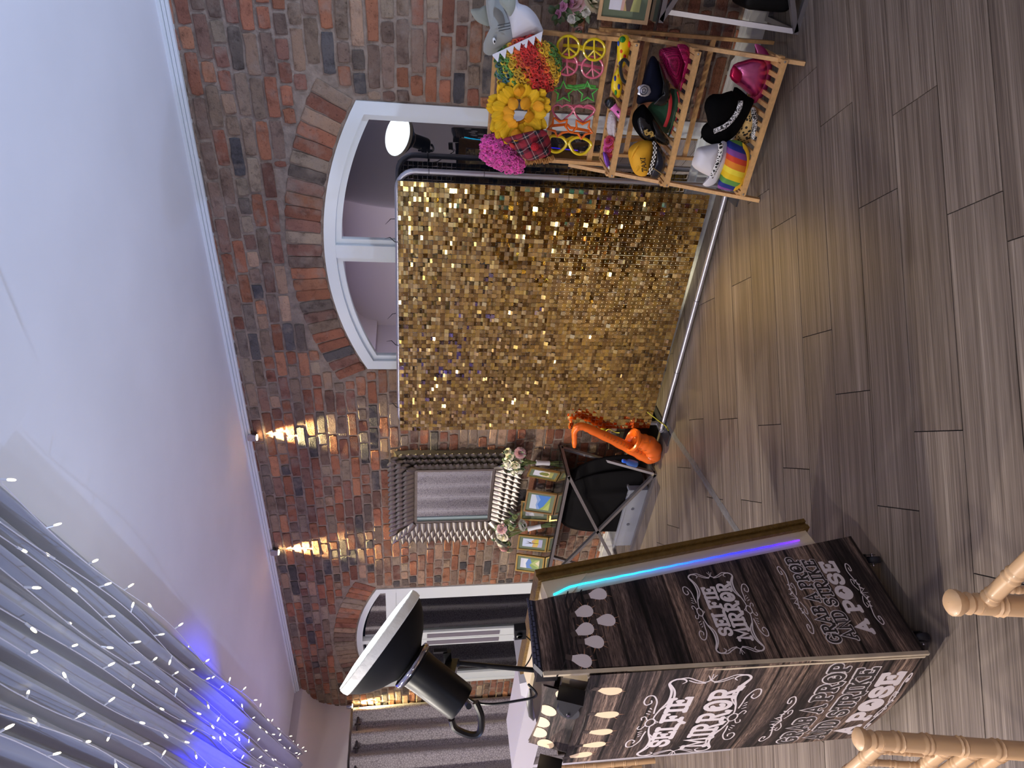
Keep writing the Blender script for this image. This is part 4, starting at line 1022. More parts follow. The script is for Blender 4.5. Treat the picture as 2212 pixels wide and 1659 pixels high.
# ================================================================ CONSOLE TABLE BY THE WALL
m_gun = mat('gunmetal', (150, 146, 150), .34, .75); m_smoke = mat('smoked_glass_top', (30, 30, 34), .05, coat=.6)
def console(x0, x1, y0, y1, z1, lab, w_=.025, midx=True):
    t = thing('console_table', lab, 'table', ((x0+x1)/2, (y0+y1)/2, 0))
    mb = MB(); mb.box((x0-.005, y0-.005, z1-.008), (x1+.005, y1, z1)); mb.build('glass_top', m_smoke, t)
    def fb(a_, b_, nm):
        mb = MB(); mb.bar(a_, b_, w_, w_); mb.build(nm, m_gun, t)
    zt = z1-.028; zb_ = w_/2
    for zz, nm in ((zt, 'top_rail'), (zb_, 'bottom_rail')):
        fb((x0, y0+w_/2, zz), (x1, y0+w_/2, zz), nm); fb((x0, y1-w_/2, zz), (x1, y1-w_/2, zz), nm)
        for xx in (x0+w_/2, x1-w_/2): fb((xx, y0+w_, zz), (xx, y1-w_, zz), nm)
    fb((x0+.01, y0+w_/2, zt), (x1-.01, y0+w_/2, zb_), 'cross_brace'); fb((x0+.01, y0+w_/2, zb_), (x1-.01, y0+w_/2, zt), 'cross_brace')
    for xx in (x0+w_/2, x1-w_/2):
        fb((xx, y0+.02, zb_), (xx, y1-.02, zt), 'cross_brace')
    return t
console(-5.20, -3.79, 3.675, 4.03, .762, 'smoked glass console table with crossed metal legs under the silver mirror')
console(-.555, .85, 3.665, 4.03, .775, 'silver console table with crossed metal legs at the right edge')

# ---- framed landscape pictures
m_pgold = mat('gilt_frame', (196, 164, 96), .3, .7); m_pwood = mat('oak_picture_frame', (206, 168, 124), .45, var=.15, vs=25, stretch=(1, 1, 8)); m_mount = mat('sage_mount', (104, 116, 92), .7); m_pbrown = mat('bronze_frame', (150, 116, 76), .4, .4)
m_art = mat('art_paint', (255, 255, 255), .5, attr=True)
def picture(base, yaw, wd, ht, lean, mfr, label, art, bw=.014, mw=.03, easel=True):
    x_ = V((math.cos(yaw), math.sin(yaw), 0)); nb = V((-math.sin(yaw), math.cos(yaw), 0))  # nb: away from the viewer
    up_ = (V((0,0,1))*math.cos(lean)+nb*math.sin(lean)).normalized(); nf = x_.cross(up_).normalized()
    B = V(base); t = thing('picture_frame', label, 'picture', tuple(B), 'framed landscapes')
    P = lambda a_, b_, d=0: B+x_*(a_*wd-wd/2)+up_*(b_*ht)+nf*d
    fx, fz = bw/wd, bw/ht
    mb = MB()
    for a0, b0, a1, b1 in ((0, 0, 1, fz), (0, 1-fz, 1, 1), (0, fz, fx, 1-fz), (1-fx, fz, 1, 1-fz)):
        mb.prism([P(a0, b0, .012), P(a1, b0, .012), P(a1, b1, .012), P(a0, b1, .012)], -nf*.018)
    mb.build('frame', mfr, t)
    mb = MB(); mb.prism([P(fx, fz, .002), P(1-fx, fz, .002), P(1-fx, 1-fz, .002), P(fx, 1-fz, .002)], -nf*.004); mb.build('mount', m_mount, t)
    gx, gz = (bw+mw)/wd, (bw+mw)/ht
    mb = MB()
    for i, (c_, poly) in enumerate(art): mb.col(c_); mb.poly([P(gx+(1-2*gx)*a_, gz+(1-2*gz)*b_, .0028+.0003*i) for a_, b_ in poly])
    mb.build('painting', m_art, t)
    if easel:
        mb = MB(); mb.bar(P(.5, .7, -.006), P(.5, .0, -.006)+nb*(.28*ht)+V((0,0,-0)), .03, .004, up=nb); mb.build('strut', mfr, t)
    return t
sq = [(0, 0), (1, 0), (1, 1), (0, 1)]
artA = [((196, 206, 222), sq), ((128, 160, 214), [(0, .62), (.3, .7), (.6, .66), (1, .8), (1, 0), (0, 0)]), ((70, 122, 200), [(0, .45), (.35, .62), (.7, .5), (1, .66), (1, 0), (0, 0)]), ((150, 170, 84), [(0, .5), (.25, .3), (.7, .12), (1, 0), (0, 0)]), ((176, 188, 104), [(0, .3), (.3, .14), (.6, 0), (0, 0)])]
artB = [((214, 214, 226), sq), ((224, 206, 176), [(0, .48), (.5, .55), (1, .46), (1, 0), (0, 0)]), ((122, 128, 66), [(.2, .3), (.24, .62), (.5, .72), (.8, .6), (.84, .3), (.5, .18)]), ((168, 164, 96), [(0, .16), (1, .2), (1, 0), (0, 0)])]
artC = [((196, 208, 232), sq), ((206, 168, 108), [(0, .50), (.4, .46), (.7, .56), (1, .44), (1, 0), (0, 0)]), ((170, 170, 200), [(0, .24), (.5, .18), (1, .28), (1, 0), (0, 0)]), ((206, 188, 74), [(.2, .34), (.6, .42), (1, .3), (1, .2), (.3, .2)]), ((70, 58, 52), [(.46, .2), (.50, .2), (.52, .55), (.74, .86), (.50, .62), (.36, .9), (.44, .55)])]
artD = [((206, 210, 224), sq), ((96, 130, 196), [(0, .66), (.5, .72), (1, .6), (1, 0), (0, 0)]), ((126, 150, 92), [(0, .34), (.35, .52), (.6, .4), (1, .5), (1, 0), (0, 0)]), ((166, 178, 116), [(.2, .1), (.5, .46), (.9, .2), (1, 0), (.1, 0)]), ((210, 200, 172), [(.3, 0), (.6, .22), (.95, 0)])]
artE = [((222, 222, 230), sq), ((176, 176, 160), [(0, .5), (.4, .6), (1, .45), (1, 0), (0, 0)])]
picture((-4.262, 3.80, .764), rad(-4), .275, .255, rad(12), m_pbrown, 'bronze framed landscape with a blue mountain, in front on the table', artA)
picture((-3.985, 3.86, .764), rad(-24), .20, .25, rad(12), m_pgold, 'gilt framed picture of a round tree beside the right bouquet', artB)
picture((-4.79, 3.80, .764), rad(3), .19, .265, rad(10), m_pgold, 'gilt framed picture of a bare tree beside the left bouquet', artC)
picture((-5.06, 3.775, .764), rad(10), .20, .26, rad(14), m_pgold, 'gilt framed landscape with green hills at the left end of the table', artD)
picture((-4.50, 3.93, .764), rad(20), .19, .25, rad(10), m_pgold, 'pale sketch in a frame half hidden behind the left bouquet', artE)
picture((-.470, 3.79, .777), rad(0), .235, .262, rad(8), m_pwood, 'oak framed landscape with green mount at the top right edge', [((226, 224, 236), sq), ((214, 170, 160), [(0, .62), (1, .58), (1, 0), (0, 0)]), ((196, 164, 110), [(0, .52), (1, .5), (1, 0), (0, 0)]), ((92, 76, 70), [(0, .42), (.3, .5), (.6, .44), (1, .52), (1, 0), (0, 0)]), ((176, 176, 110), [(0, .3), (.5, .24), (1, .34), (1, 0), (0, 0)])], bw=.018, mw=.034)

# ---- bouquets
m_leaf = mat('leaf_green', (70, 92, 56), .5, var=.3, vs=30); m_leaf2 = mat('pale_leaf', (118, 138, 104), .5, var=.25, vs=30); m_stem = mat('stem_green', (96, 112, 60), .5)
m_rib2 = mat('white_ribbon', (226, 224, 228), .4)
FC = {'white': (244, 242, 236), 'cream': (236, 228, 204), 'pink': (228, 188, 190), 'green': (190, 200, 140), 'mauve': (206, 140, 176)}
def rosette(mb, c, n_, r, petals=9):
    n_ = V(n_).normalized(); M = axis_m(c, n_)
    for lay, (rr, hh, op) in enumerate(((.45, .55, .2), (.75, .45, .55), (1.0, .22, 1.0))):
        k = petals-2+lay
        for i in range(k):
            aa = 2*PI*i/k+lay*.5; wd = 2*PI/k*1.2
            def fn(u, v):
                ang = aa+(u-.5)*wd*(.5+v*.8); q_ = rr*r*(.15+.85*v)*(1-.18*(2*u-1)**2*v)
                return M @ V((q_*math.cos(ang), q_*math.sin(ang), r*(hh*v*(1.6-op*v)+.05*lay)))
            mb.grid(fn, 3, 3)
def leaf(mb, p, d, n_, L_, wd):
    p = V(p); d = V(d).normalized(); s_ = d.cross(V(n_)); s_ = s_.normalized() if s_.length > 1e-4 else V((1,0,0)); nn_ = s_.cross(d)
    def fn(u, v): return p+d*(L_*v)+s_*((u-.5)*wd*math.sin(PI*(.06+.9*v)))+nn_*(.15*L_*math.sin(PI*v)-.10*wd*(2*u-1)**2)
    mb.grid(fn, 2, 4)
def bouquet(name, label, base, heads, lv, wrap=True, tilt=V((0,0,1))):
    t = thing(name, label, 'flowers', tuple(base))
    B = V(base); cen = sum([V(h[0]) for h in heads], V())/len(heads)
    mb = MB()
    for k in range(9):
        a_ = 2*PI*k/9; mb.tube([B+V((.022*math.cos(a_), .022*math.sin(a_), .0)), B+(cen-B)*.45+V((.008*math.cos(a_+2), .008*math.sin(a_+2), 0)), cen+V((.04*math.cos(a_), .04*math.sin(a_), -.01))], .003, 5)
    mb.build('stems', m_stem, t)
    if wrap:
        q = B+(cen-B)*.22; q2 = B+(cen-B)*.52; mb = MB(); mb.tube([q, (q+q2)/2, q2], [.021, .019, .024], 10); mb.build('ribbon_wrap', m_rib2, t, smooth=True)
    for (p, r, kind) in heads:
        n_ = (V(p)-cen+V((.1, -.8, .35))*.08).normalized(); mb = MB(); rosette(mb, V(p), n_, r*1.5); mb.build('flower_head', mat('petal_'+kind, FC[kind], .6, var=.12, vs=40), t, smooth='all')
    for mtl, nm, cnt, sz in ((m_leaf, 'leaves', lv, .05), (m_leaf2, 'pale_leaves', lv//2, .05)):
        mb = MB()
        for k in range(cnt):
            h = rnd.choice(heads); d = V((rnd.uniform(-1, 1), rnd.uniform(-1, .5), rnd.uniform(-.9, .9))).normalized()
            leaf(mb, V(h[0])-V((0, -.015, .0))+d*.012, d, (0, -1, .3), sz*rnd.uniform(.7, 1.2), .024)
        mb.build(nm, mtl, t, smooth='all')
    return t
def hd(L_, Y): return [(W(x, y, Y+rnd.uniform(-.03, .03)), r, k) for x, y, r, k in L_]
bouquet('bouquet', 'white and pink bouquet with ribboned stems at the right of the table', (-3.88, 3.90, .765), hd([(1123, 979, .034, 'pink'), (1103, 985, .03, 'cream'), (1100, 998, .034, 'white'), (1113, 1003, .03, 'cream'), (1122, 1012, .036, 'white'), (1120, 993, .026, 'cream'), (1098, 976, .022, 'cream'), (1133, 997, .018, 'green'), (1110, 1018, .022, 'white'), (1096, 1004, .03, 'white')], 3.88), 44)
bouquet('bouquet', 'white and blush bouquet with dark foliage at the left of the table', (-4.52, 3.80, .765), hd([(1126, 1135, .038, 'white'), (1085, 1142, .034, 'pink'), (1087, 1156, .04, 'cream'), (1085, 1170, .04, 'white'), (1089, 1181, .034, 'pink'), (1100, 1186, .026, 'cream'), (1075, 1164, .024, 'white'), (1104, 1140, .02, 'green'), (1112, 1117, .018, 'green'), (1095, 1128, .02, 'green'), (1080, 1150, .03, 'white')], 3.83), 60)
bouquet('bouquet', 'loose pink and white roses at the top right edge above the props', (-.46, 3.93, .777), hd([(1241, 10, .044, 'pink'), (1272, 6, .046, 'cream'), (1218, 14, .018, 'mauve'), (1207, 30, .015, 'mauve'), (1264, 24, .022, 'white'), (1236, 38, .02, 'white'), (1230, 10, .02, 'mauve'), (1250, 60, .016, 'pink'), (1238, 50, .014, 'green')], 3.86), 40, wrap=False)

# ================================================================ UNDER THE TABLE
m_black_cl = mat('black_cloth', (7, 6, 9), .8, spec=.2)
def cloth_pile(u, v):
    a_ = 2*PI*u; f = 1-v
    hx = .44+.05*math.sin(3*a_+.6)+.03*math.sin(7*a_); hy = .105+.02*math.sin(5*a_+1)
    prof_ = (math.sin(PI/2*min(1, f*1.02)))**.62
    zz = .74*(1-f**3.4) if f > .02 else .74
    fold = 1+.10*math.sin(11*a_+2.2*f)*f
    x_ = -4.24+hx*prof_*fold*math.cos(a_)-.08*(1-f); y_ = 3.85+hy*prof_*fold*math.sin(a_)
    zz = .70-.62*f**2.2+.05*math.sin(2.1*a_+.8)*f-.10*max(0, -math.cos(a_))*f*0
    zz += -.10*max(0, -math.cos(a_-.15))**2*f + .02*math.sin(9*a_)*f*f
    return V((x_, y_, max(.015, zz)))
mb = MB(); mb.grid(cloth_pile, 72, 16, cu=True)
tag(mb.build('cloth_bundle', m_black_cl, None, smooth='all'), 'black velvet cloth thrown over boxes under the console table', 'cloth')
m_tub = mat('clear_tub_plastic', (186, 190, 204), .25, alpha=.42)
t = thing('plastic_tub', 'clear plastic storage tub on the floor under the table', 'storage box', (-4.42, 3.80, 0))
mb = MB(); x0_, x1_, y0_, y1_ = -4.74, -4.02, 3.715, 3.99
for (ax, ay, bx_, by_) in ((x0_, y0_, x1_, y0_+.004), (x0_, y1_-.004, x1_, y1_), (x0_, y0_, x0_+.004, y1_), (x1_-.004, y0_, x1_, y1_)): mb.box((ax, ay, .012), (bx_, by_, .17))
mb.box((x0_, y0_, .008), (x1_, y1_, .013)); mb.build('tub_body', m_tub, t)
mb = MB(); mb.box((x0_-.012, y0_-.012, .17), (x1_+.012, y0_+.012, .183)); mb.box((x0_-.012, y1_-.012, .17), (x1_+.012, y1_+.012, .183)); mb.box((x0_-.012, y0_, .17), (x0_+.012, y1_, .183)); mb.box((x1_-.012, y0_, .17), (x1_+.012, y1_, .183)); mb.build('rim', m_tub, t)
for xx in (-4.25, -4.45): 
    mb = MB(); mb.lathe([(.0005, 0), (.014, 0), (.014, .002)], 12, axis_m((xx, y0_-.001, .10), (0, -1, 0))); mb.build('moulded_dot', mat('grey_dot', (90, 92, 104), .4), t)
bp_ = W(1362, 1001, 3.70)
t = thing('water_bottle', 'small clear water bottle with a blue cap below the saxophone', 'bottle', tuple(bp_))
M = axis_m(W(1352, 997, 3.70), (W(1352, 997, 3.70)-W(1375, 1003, 3.70)).normalized())
mb = MB(); mb.lathe([(.0005, -.10), (.026, -.10), (.028, -.09), (.028, -.03), (.022, -.012), (.012, .0), (.011, .008)], 16, M); mb.build('bottle_body', mat('blue_clear_plastic', (70, 110, 190), .1, alpha=.65), t, smooth=True)
mb = MB(); mb.lathe([(.015, .004), (.016, .006), (.016, .026), (.012, .034), (.0005, .036)], 14, M); mb.build('cap', mat('blue_cap', (36, 96, 226), .35), t, smooth=True)
t = thing('speaker_case', 'black speaker case with a wire handle behind the saxophone', 'speaker', (-3.55, 3.95, 0))
mb = MB(); mb.box((-3.66, 3.87, 0), (-3.44, 4.03, .285)); mb.build('cabinet', mat('black_case', (10, 10, 13), .5), t)
hp = V((-3.665, 3.865, .24))
mb = MB(); mb.tube([W(1355, 931, 3.84), W(1340, 931, 3.84), W(1337, 944, 3.84), W(1340, 951, 3.84), W(1353, 950, 3.84)], .004, 6); mb.build('wire_handle', m_black, t)
# inflatable saxophone
m_sax = mat('orange_inflatable_vinyl', (246, 112, 30), .25, coat=.5, bump=.15, bs=14)
t = thing('inflatable_saxophone', 'orange inflatable toy saxophone leaning by the sequin wall', 'inflatable toy', tuple(W(1420, 985, 3.735)))
SY = 3.75
path = [((1241, 966), .012), ((1241, 958), .020), ((1241, 945), .021), ((1241, 933), .023), ((1247, 923), .032), ((1258, 921), .031), ((1270, 925), .033), ((1285, 932), .036), ((1320, 948), .039), ((1350, 963), .044), ((1375, 975), .050), ((1396, 984), .060), ((1408, 983), .072), ((1409, 972), .078), ((1401, 961), .074), ((1388, 955), .068), ((1378, 951), .058), ((1372, 949), .060)]
pp_ = smooth_pts([W(p[0], p[1], SY) for p, r in path], 4); rr_ = []
for i in range(len(path)-1):
    for k in range(4): rr_.append(path[i][1]+(path[i+1][1]-path[i][1])*k/4)
rr_.append(path[-1][1])
rr_ = [r*(1+.05*math.sin(i*1.7)) for i, r in enumerate(rr_)]
mb = MB(); mb.tube(pp_, rr_, 16, nrm=(0, -1, 0)); mb.build('body', m_sax, t, smooth='all')
be = W(1371, 952, SY); bd = (W(1371, 952, SY)-W(1395, 960, SY)).normalized()
mb = MB(); mb.lathe([(.045, .0), (.085, .0), (.095, .010), (.094, .028), (.08, .034), (.055, .022), (.04, .0)], 24, axis_m(be, bd)); mb.build('bell_rim', m_sax, t, smooth=True)
m_ink = mat('brown_ink_line', (150, 78, 10), .5)
nS = (V((0, 0, 2))-V((-3.5, 3.6, .35))).normalized(); uS = nS.cross(V((0, 0, 1))).normalized(); wS = uS.cross(nS)
def ringp(c_, r, k=12): return [c_+uS*(r*math.cos(2*PI*i/k))+wS*(r*math.sin(2*PI*i/k)) for i in range(k)]
for i in range(13):
    f = i/12; mb = MB(); c_ = W(1304+86*f, 940+41*f, SY)+nS*(.040+.016*f); mb.tube(ringp(c_, .010+.004*f), .0017, 4, closed=True); mb.build('printed_key', m_ink, t)
for off in (-7, 7):
    mb = MB(); mb.tube([W(1325, 950+off, SY)+nS*.040, W(1360, 966+off, SY)+nS*.046, W(1388, 979+off, SY)+nS*.056], .0015, 4); mb.build('printed_rod', m_ink, t)
for (x_, y_) in ((1381, 968), (1393, 969)):
    c_ = W(x_, y_, SY)+nS*.079
    for r in (.016, .007): mb = MB(); mb.tube(ringp(c_, r), .002, 4, closed=True); mb.build('printed_key', m_ink, t)
mb = MB(); mb.tube([W(1372, 957, SY)+nS*.066, W(1398, 957, SY)+nS*.078, W(1416, 966, SY)+nS*.066], .0018, 4); mb.build('printed_rod', m_ink, t)
mb = MB(); mb.tube([W(1404, 951, SY)+nS*.066, W(1402, 966, SY)+nS*.080, W(1396, 976, SY)+nS*.076], .0018, 4); mb.build('printed_rod', m_ink, t)
for x_ in (1263, 1269): mb = MB(); mb.tube([W(x_, 924, SY)+nS*.034, W(x_, 932, SY)+nS*.034], .002, 4); mb.build('printed_key', m_ink, t)

# ================================================================ CHIAVARI CHAIRS
m_lime = mat('limewashed_wood', (204, 166, 126), .42, coat=.1)
def chair(label, pr, wdir, fdir, h=.92, lean=.15, wd=.40):
    """pr: top of one back post; wdir: from that post to the other; fdir: the way the sitter faces"""
    pr = V(pr); wdir = V(wdir).normalized(); fdir = V(fdir).normalized()
    base = V((pr.x, pr.y, 0))+wdir*wd/2+fdir*(lean*h+.2)
    t = thing('chiavari_chair', label, 'chair', tuple(base), 'limewashed chiavari chairs')
    def turned(nm, a_, b_, r, rings):
        a_, b_ = V(a_), V(b_); n_ = 110; ln = (b_-a_).length; rs = []; ps = []
        for i in range(n_+1):
            f = i/n_; q = r
            for g in rings:
                dd = abs(f*ln-g)
                if dd < .012: q = r*(1.14 if .0035 < dd < .0095 else .98)
            rs.append(q); ps.append(a_.lerp(b_, f))
        mb = MB(); mb.tube(ps, rs, 12); return mb.build(nm, m_lime, t, smooth=True)
    dn = (V((0,0,-1))+fdir*lean).normalized()
    zs = .46
    for k in (0, 1):
        top = pr+wdir*wd*k
        foot = top+dn*(pr.z/abs(dn.z)); foot.z = 0; foot -= fdir*.06
        seatp = top+dn*((pr.z-zs)/abs(dn.z))
        turned('back_post', top+dn*.03, seatp, .0215, [.045, .115, .20, .29, .38])
        turned('leg', seatp, foot, .0205, [.1, .2, .3])
        mb = MB(); mb.lathe([(.0005, .028), (.018, .027), (.026, .020), (.026, .010), (.019, -.002), (.0225, -.012), (.018, -.02), (.0215, -.034)], 16, axis_m(top, -dn)); mb.build('finial', m_lime, t, smooth=True)
        fr2 = seatp+fdir*.38; turned('leg', fr2+V((0,0,.01)), V((fr2.x+fdir.x*.02, fr2.y+fdir.y*.02, 0)), .0165, [.1, .2, .3])
    at = lambda d, k: pr+wdir*wd*k+dn*d
    for d in (.045, .205, .275, .345): turned('back_rail', at(d, 0)-fdir*.0, at(d, 1), .0160, [.03, .10, .20, .30, .37])
    for k in range(5): turned('spindle', at(.045, .14+.18*k), at(.205, .14+.18*k), .008, [.03, .08, .13])
    c_ = pr+wdir*wd/2+dn*((pr.z-zs)/abs(dn.z))+fdir*.19
    mb = MB(); M = frame_m(c_, wdir, fdir, V((0,0,1)))
    mb.lathe([(.0005, .02), (.2, .02), (.232, .012), (.238, 0), (.23, -.02), (.0005, -.02)], 4, M @ Matrix.Rotation(PI/4, 4, 'Z')); mb.build('seat', m_lime, t)
    for d in (.15, .30): 
        for k in (0, 1):
            a_ = pr+wdir*wd*k+dn*((pr.z-zs)/abs(dn.z)); turned('stretcher', a_+V((0,0,-d)), a_+fdir*.38+V((0,0,-d)), .010, [.1, .2, .3])
    return t
chair('limewashed chiavari chair cut off by the bottom edge beside the booth', (-1.563, .629, .92), (-1, .06, 0), (0, -1, 0))
chair('limewashed chiavari chair cut off by the right edge, showing one back post', (-1.065, .664, .92), (1, -.06, 0), (0, -1, 0), lean=.11)
cq = G(1180, 1662, .92)
chair('limewashed chiavari chair half hidden behind the booth by the curtains', (cq.x, cq.y, .92), (-.3, -1, 0), (-1, .3, 0))
# ================================================================ PROP STAND (folding slatted shelf)
m_pine = mat('pine', (214, 168, 112), .45, var=.18, vs=14, stretch=(4, 4, 4))
m_screw = mat('screw_head', (200, 196, 186), .3, .9)
t = thing('prop_shelf', 'folding pine slatted shelf stand full of fancy dress props', 'shelf', (-1.0, 3.7, 0))
def bar(nm, a_, b_, w_, h_, up=(0,0,1), par=None, m_=None):
    mb = MB(); mb.bar(a_, b_, w_, h_, up); return mb.build(nm, m_ or m_pine, par or t)
for x_ in (-.658, -1.389): bar('front_leg', (x_, 3.508, -.0), (x_, 3.935, 1.045), .020, .030, (0,1,0))
for x_ in (-.662, -1.318): bar('ladder_stile', (x_, 3.775, .86), (x_, 3.80, 1.57), .020, .030, (0,1,0))
for x_ in (-.640, -1.30): bar('back_leg', (x_, 3.905, 0), (x_, 3.88, 1.0), .018, .026, (0,1,0))
for z_, h_ in ((1.557, .020), (1.218, .022), (.965, .028)): bar('ladder_rail', (-.652, 3.79, z_), (-1.328, 3.79, z_), .016, h_)
for z_ in (.35, .72): bar('back_rail', (-.640, 3.90, z_), (-1.30, 3.90, z_), .016, .026)
SH = [(.890, 3.545, 3.80, -.642, -1.300), (.580, 3.505, 3.765, -.652, -1.325), (.118, 3.498, 3.755, -.655, -1.352)]
for z_, ya, yb, xa, xb in SH:
    bar('shelf_front', (xa+.01, ya, z_), (xb-.01, ya, z_), .014, .030); bar('shelf_back', (xa, yb, z_), (xb, yb, z_), .014, .030)
    n_ = 14
    for k in range(n_):
        x_ = xa+(xb-xa)*(k+.5)/n_; bar('slat', (x_, ya+.005, z_+.004), (x_, yb-.004, z_+.004), .022, .012)
    for x_ in (xa, xb):
        bar('shelf_end', (x_, ya, z_), (x_, yb, z_), .016, .026); 
        bk_ = bar('bracket', (x_+(.012 if x_ > -1 else -.012), ya+.03, z_+.004), (x_+(.012 if x_ > -1 else -.012), ya+.07, z_+.004), .012, .034)
        mb = MB(); mb.lathe([(.0005, .003), (.005, .002), (.006, 0)], 8, axis_m((x_, ya-.009, z_), (0, -1, 0))); mb.build('screw', m_screw, bk_)

NB = V((0, -1, 0)); NC = (V((0, 0, 2))-V((-1, 3.7, .8))).normalized()
def PX(L_, Y): return [W(x, y, Y) for x, y in L_]
def sout(L_, Y, k=4): return smooth_pts(PX(L_, Y), k, True)
def prop(name, label, cat, L_, Y): return thing(name, label, cat, tuple(W(L_[0], L_[1], Y)))
def puffpart(nm, L_, Y, th, m_, par, k=4, rings=5, n_=NC, bt=None, p=.5, sm=True):
    mb = MB(); mb.puff(sout(L_, Y, k) if k > 1 else PX(L_, Y), n_, th, rings, back_th=bt, p=p); return mb.build(nm, m_, par, smooth='all' if sm else False)
# ---- shark hat
Y = 3.67
m_shg = mat('shark_grey_felt', (150, 154, 152), .8, sheen=.4); m_shw = mat('shark_white_felt', (222, 222, 232), .8, sheen=.4); m_shf = mat('shark_fin_felt', (150, 156, 148), .8)
t = prop('shark_hat', 'grey and white plush shark hat with felt teeth hung on the shelf top', 'hat', (1110, 60), Y)
puffpart('white_belly', [(1106, 96), (1140, 84), (1172, 72), (1168, 52), (1158, 32), (1140, 14), (1118, 4), (1105, -30), (1085, -34), (1080, 0), (1095, 40)], Y+.015, .075, m_shw, t)
puffpart('grey_head', [(1044, 106), (1046, 114), (1056, 120), (1070, 117), (1090, 106), (1111, 94), (1113, 68), (1104, 40), (1092, 14), (1082, -8), (1078, -60), (1052, -55), (1051, 5), (1056, 40), (1062, 72), (1058, 90), (1048, 100)], Y, .095, m_shg, t, k=3)
puffpart('dorsal_fin', [(1017, 20), (1036, 18), (1052, 12), (1060, 54), (1045, 54), (1030, 46), (1021, 34)], Y+.02, .016, m_shf, t, k=2)
puffpart('side_fin', [(1078, 2), (1090, 20), (1101, 36), (1110, 24), (1114, 8), (1111, -12), (1092, -14)], Y-.105, .014, m_shf, t, k=3)
e = puffpart('eye', [(1064, 84), (1067, 81), (1070, 84), (1071, 90), (1068, 96), (1065, 92)], Y-.088, .012, mat('white_eye', (240, 240, 240), .3), t, k=3)
puffpart('pupil', [(1066.5, 88), (1069, 87), (1070.5, 90), (1069, 93), (1067, 92)], Y-.100, .006, m_black, e, k=3)
mb = MB(); n_ = 7; A_ = V((1066, 124)).to_3d() if False else None
for i in range(n_):
    f0, f1 = i/n_, (i+1)/n_; x0_, y0_ = 1064+108*f0, 121-50*f0; x1_, y1_ = 1064+108*f1, 121-50*f1
    tx_, ty_ = (x0_+x1_)/2+4, (y0_+y1_)/2+17
    mb.prism(PX([(x0_, y0_-3), (x0_, y0_), (tx_, ty_), (x1_, y1_), (x1_, y1_-3)], Y-.075), (0, .004, 0))
mb.build('felt_teeth', m_shw, t)
mb = MB()
for r_, (y0_, y1_) in enumerate(((50, 66), (54, 70), (60, 74))):
    xx = 1076+9*r_
    mb.tube([W(1075+.5*(y1_-y0_)*k/4+r_*1.0+k*4.6, 55+r_*6-k*1.4, Y-.094) for k in range(5)], .0016, 4)
mb.build('printed_gill_text', mat('faded_ink', (40, 44, 50), .6), t)
# ---- rainbow wig
m_hair = mat('curly_wig_hair', (255, 255, 255), .6, attr=True, sheen=.3)
def curl(mb, c, n_, r, turns=1.6, th=.0035):
    M = axis_m(c, n_); P = []
    for k in range(11):
        a_ = 2*PI*turns*k/10; P.append(M @ V((r*math.cos(a_), r*math.sin(a_), -.006+.016*k/10)))
    mb.tube(P, [th*1.3]*10+[th*.5], 4, caps=False)
t = prop('rainbow_wig', 'curly rainbow clown wig in red, yellow and green beside the shark', 'wig', (1140, 150), 3.66)
mb = MB(); base = [(1078, 112), (1105, 100), (1150, 80), (1180, 75), (1205, 95), (1216, 130), (1212, 165), (1205, 200), (1185, 214), (1150, 200), (1110, 212), (1080, 195), (1070, 150)]
mb.col((110, 70, 20)); mb.puff([W(1143+(x-1143)*.86, 146+(y-146)*.86, 3.69) for x, y in base], NC, .08, 6); mb.build('wig_cap', m_hair, t, smooth='all')
mb = MB(); cx_, cy_ = 1143, 146
k = 0
while k < 620:
    a_ = rnd.uniform(0, 2*PI); r_ = math.sqrt(rnd.random())
    px_, py_ = cx_+70*r_*math.cos(a_), cy_+66*r_*math.sin(a_)
    d_ = abs((px_-1128)*.92-(py_-95)*.39)*1.0; sgn = (px_-1128)*.92-(py_-95)*.39
    dd = abs(sgn-8)+rnd.uniform(-5, 5)
    c_ = (206, 34, 26) if dd < 15 else (222, 92, 26) if dd < 27 else (222, 176, 24) if dd < 43 else (84, 140, 52) if dd < 56 else rnd.choice([(56, 108, 110), (70, 120, 50), (200, 170, 40)])
    v_ = rnd.uniform(.8, 1.15); mb.col(tuple(min(255, q*v_) for q in c_))
    hgt = .09*math.sqrt(max(0, 1-r_*r_))+rnd.uniform(-.004, .014)
    p_ = W(px_, py_, 3.68)+NC*hgt
    curl(mb, p_, (NC+V((rnd.uniform(-.6, .6), rnd.uniform(-.3, .3), rnd.uniform(-.6, .6)))), rnd.uniform(.007, .013)); k += 1
mb.build('wig_curls', m_hair, t, smooth='all', kind='stuff')
# ---- sunflower face ring
t = prop('sunflower_ring', 'yellow felt sunflower face ring with ragged petals', 'costume', (1118, 238), 3.62)
m_pet = mat('yellow_felt_petal', (236, 186, 16), .75, var=.22, vs=26, stretch=(6, 1, 1)); m_pet2 = mat('orange_felt_petal', (234, 160, 16), .75, var=.25, vs=20)
def petal_mesh(L_, wd, m_):
    mb = MB()
    def fn(u, v):
        w_ = wd*(math.sin(PI*min(1, .10+.86*v))**.75); x_ = (u-.5)*w_
        return V((x_, L_*v, .010*math.cos((u-.5)*PI)+.03*v*v*L_/.1*.3+.0015*math.sin(u*30)))
    mb.grid(fn, 8, 6); mb.grid(lambda u, v: fn(1-u, v)-V((0, 0, .004)), 8, 6); return mb.build('petal_proto', m_, None, local=True, smooth='all')
pm = [petal_mesh(.112, .078, m_pet), petal_mesh(.088, .072, m_pet), petal_mesh(.062, .058, m_pet2)]
cS = W(1118, 238, 3.635)
exS, ezS = V((1, 0, 0)), V((0, 0, 1))
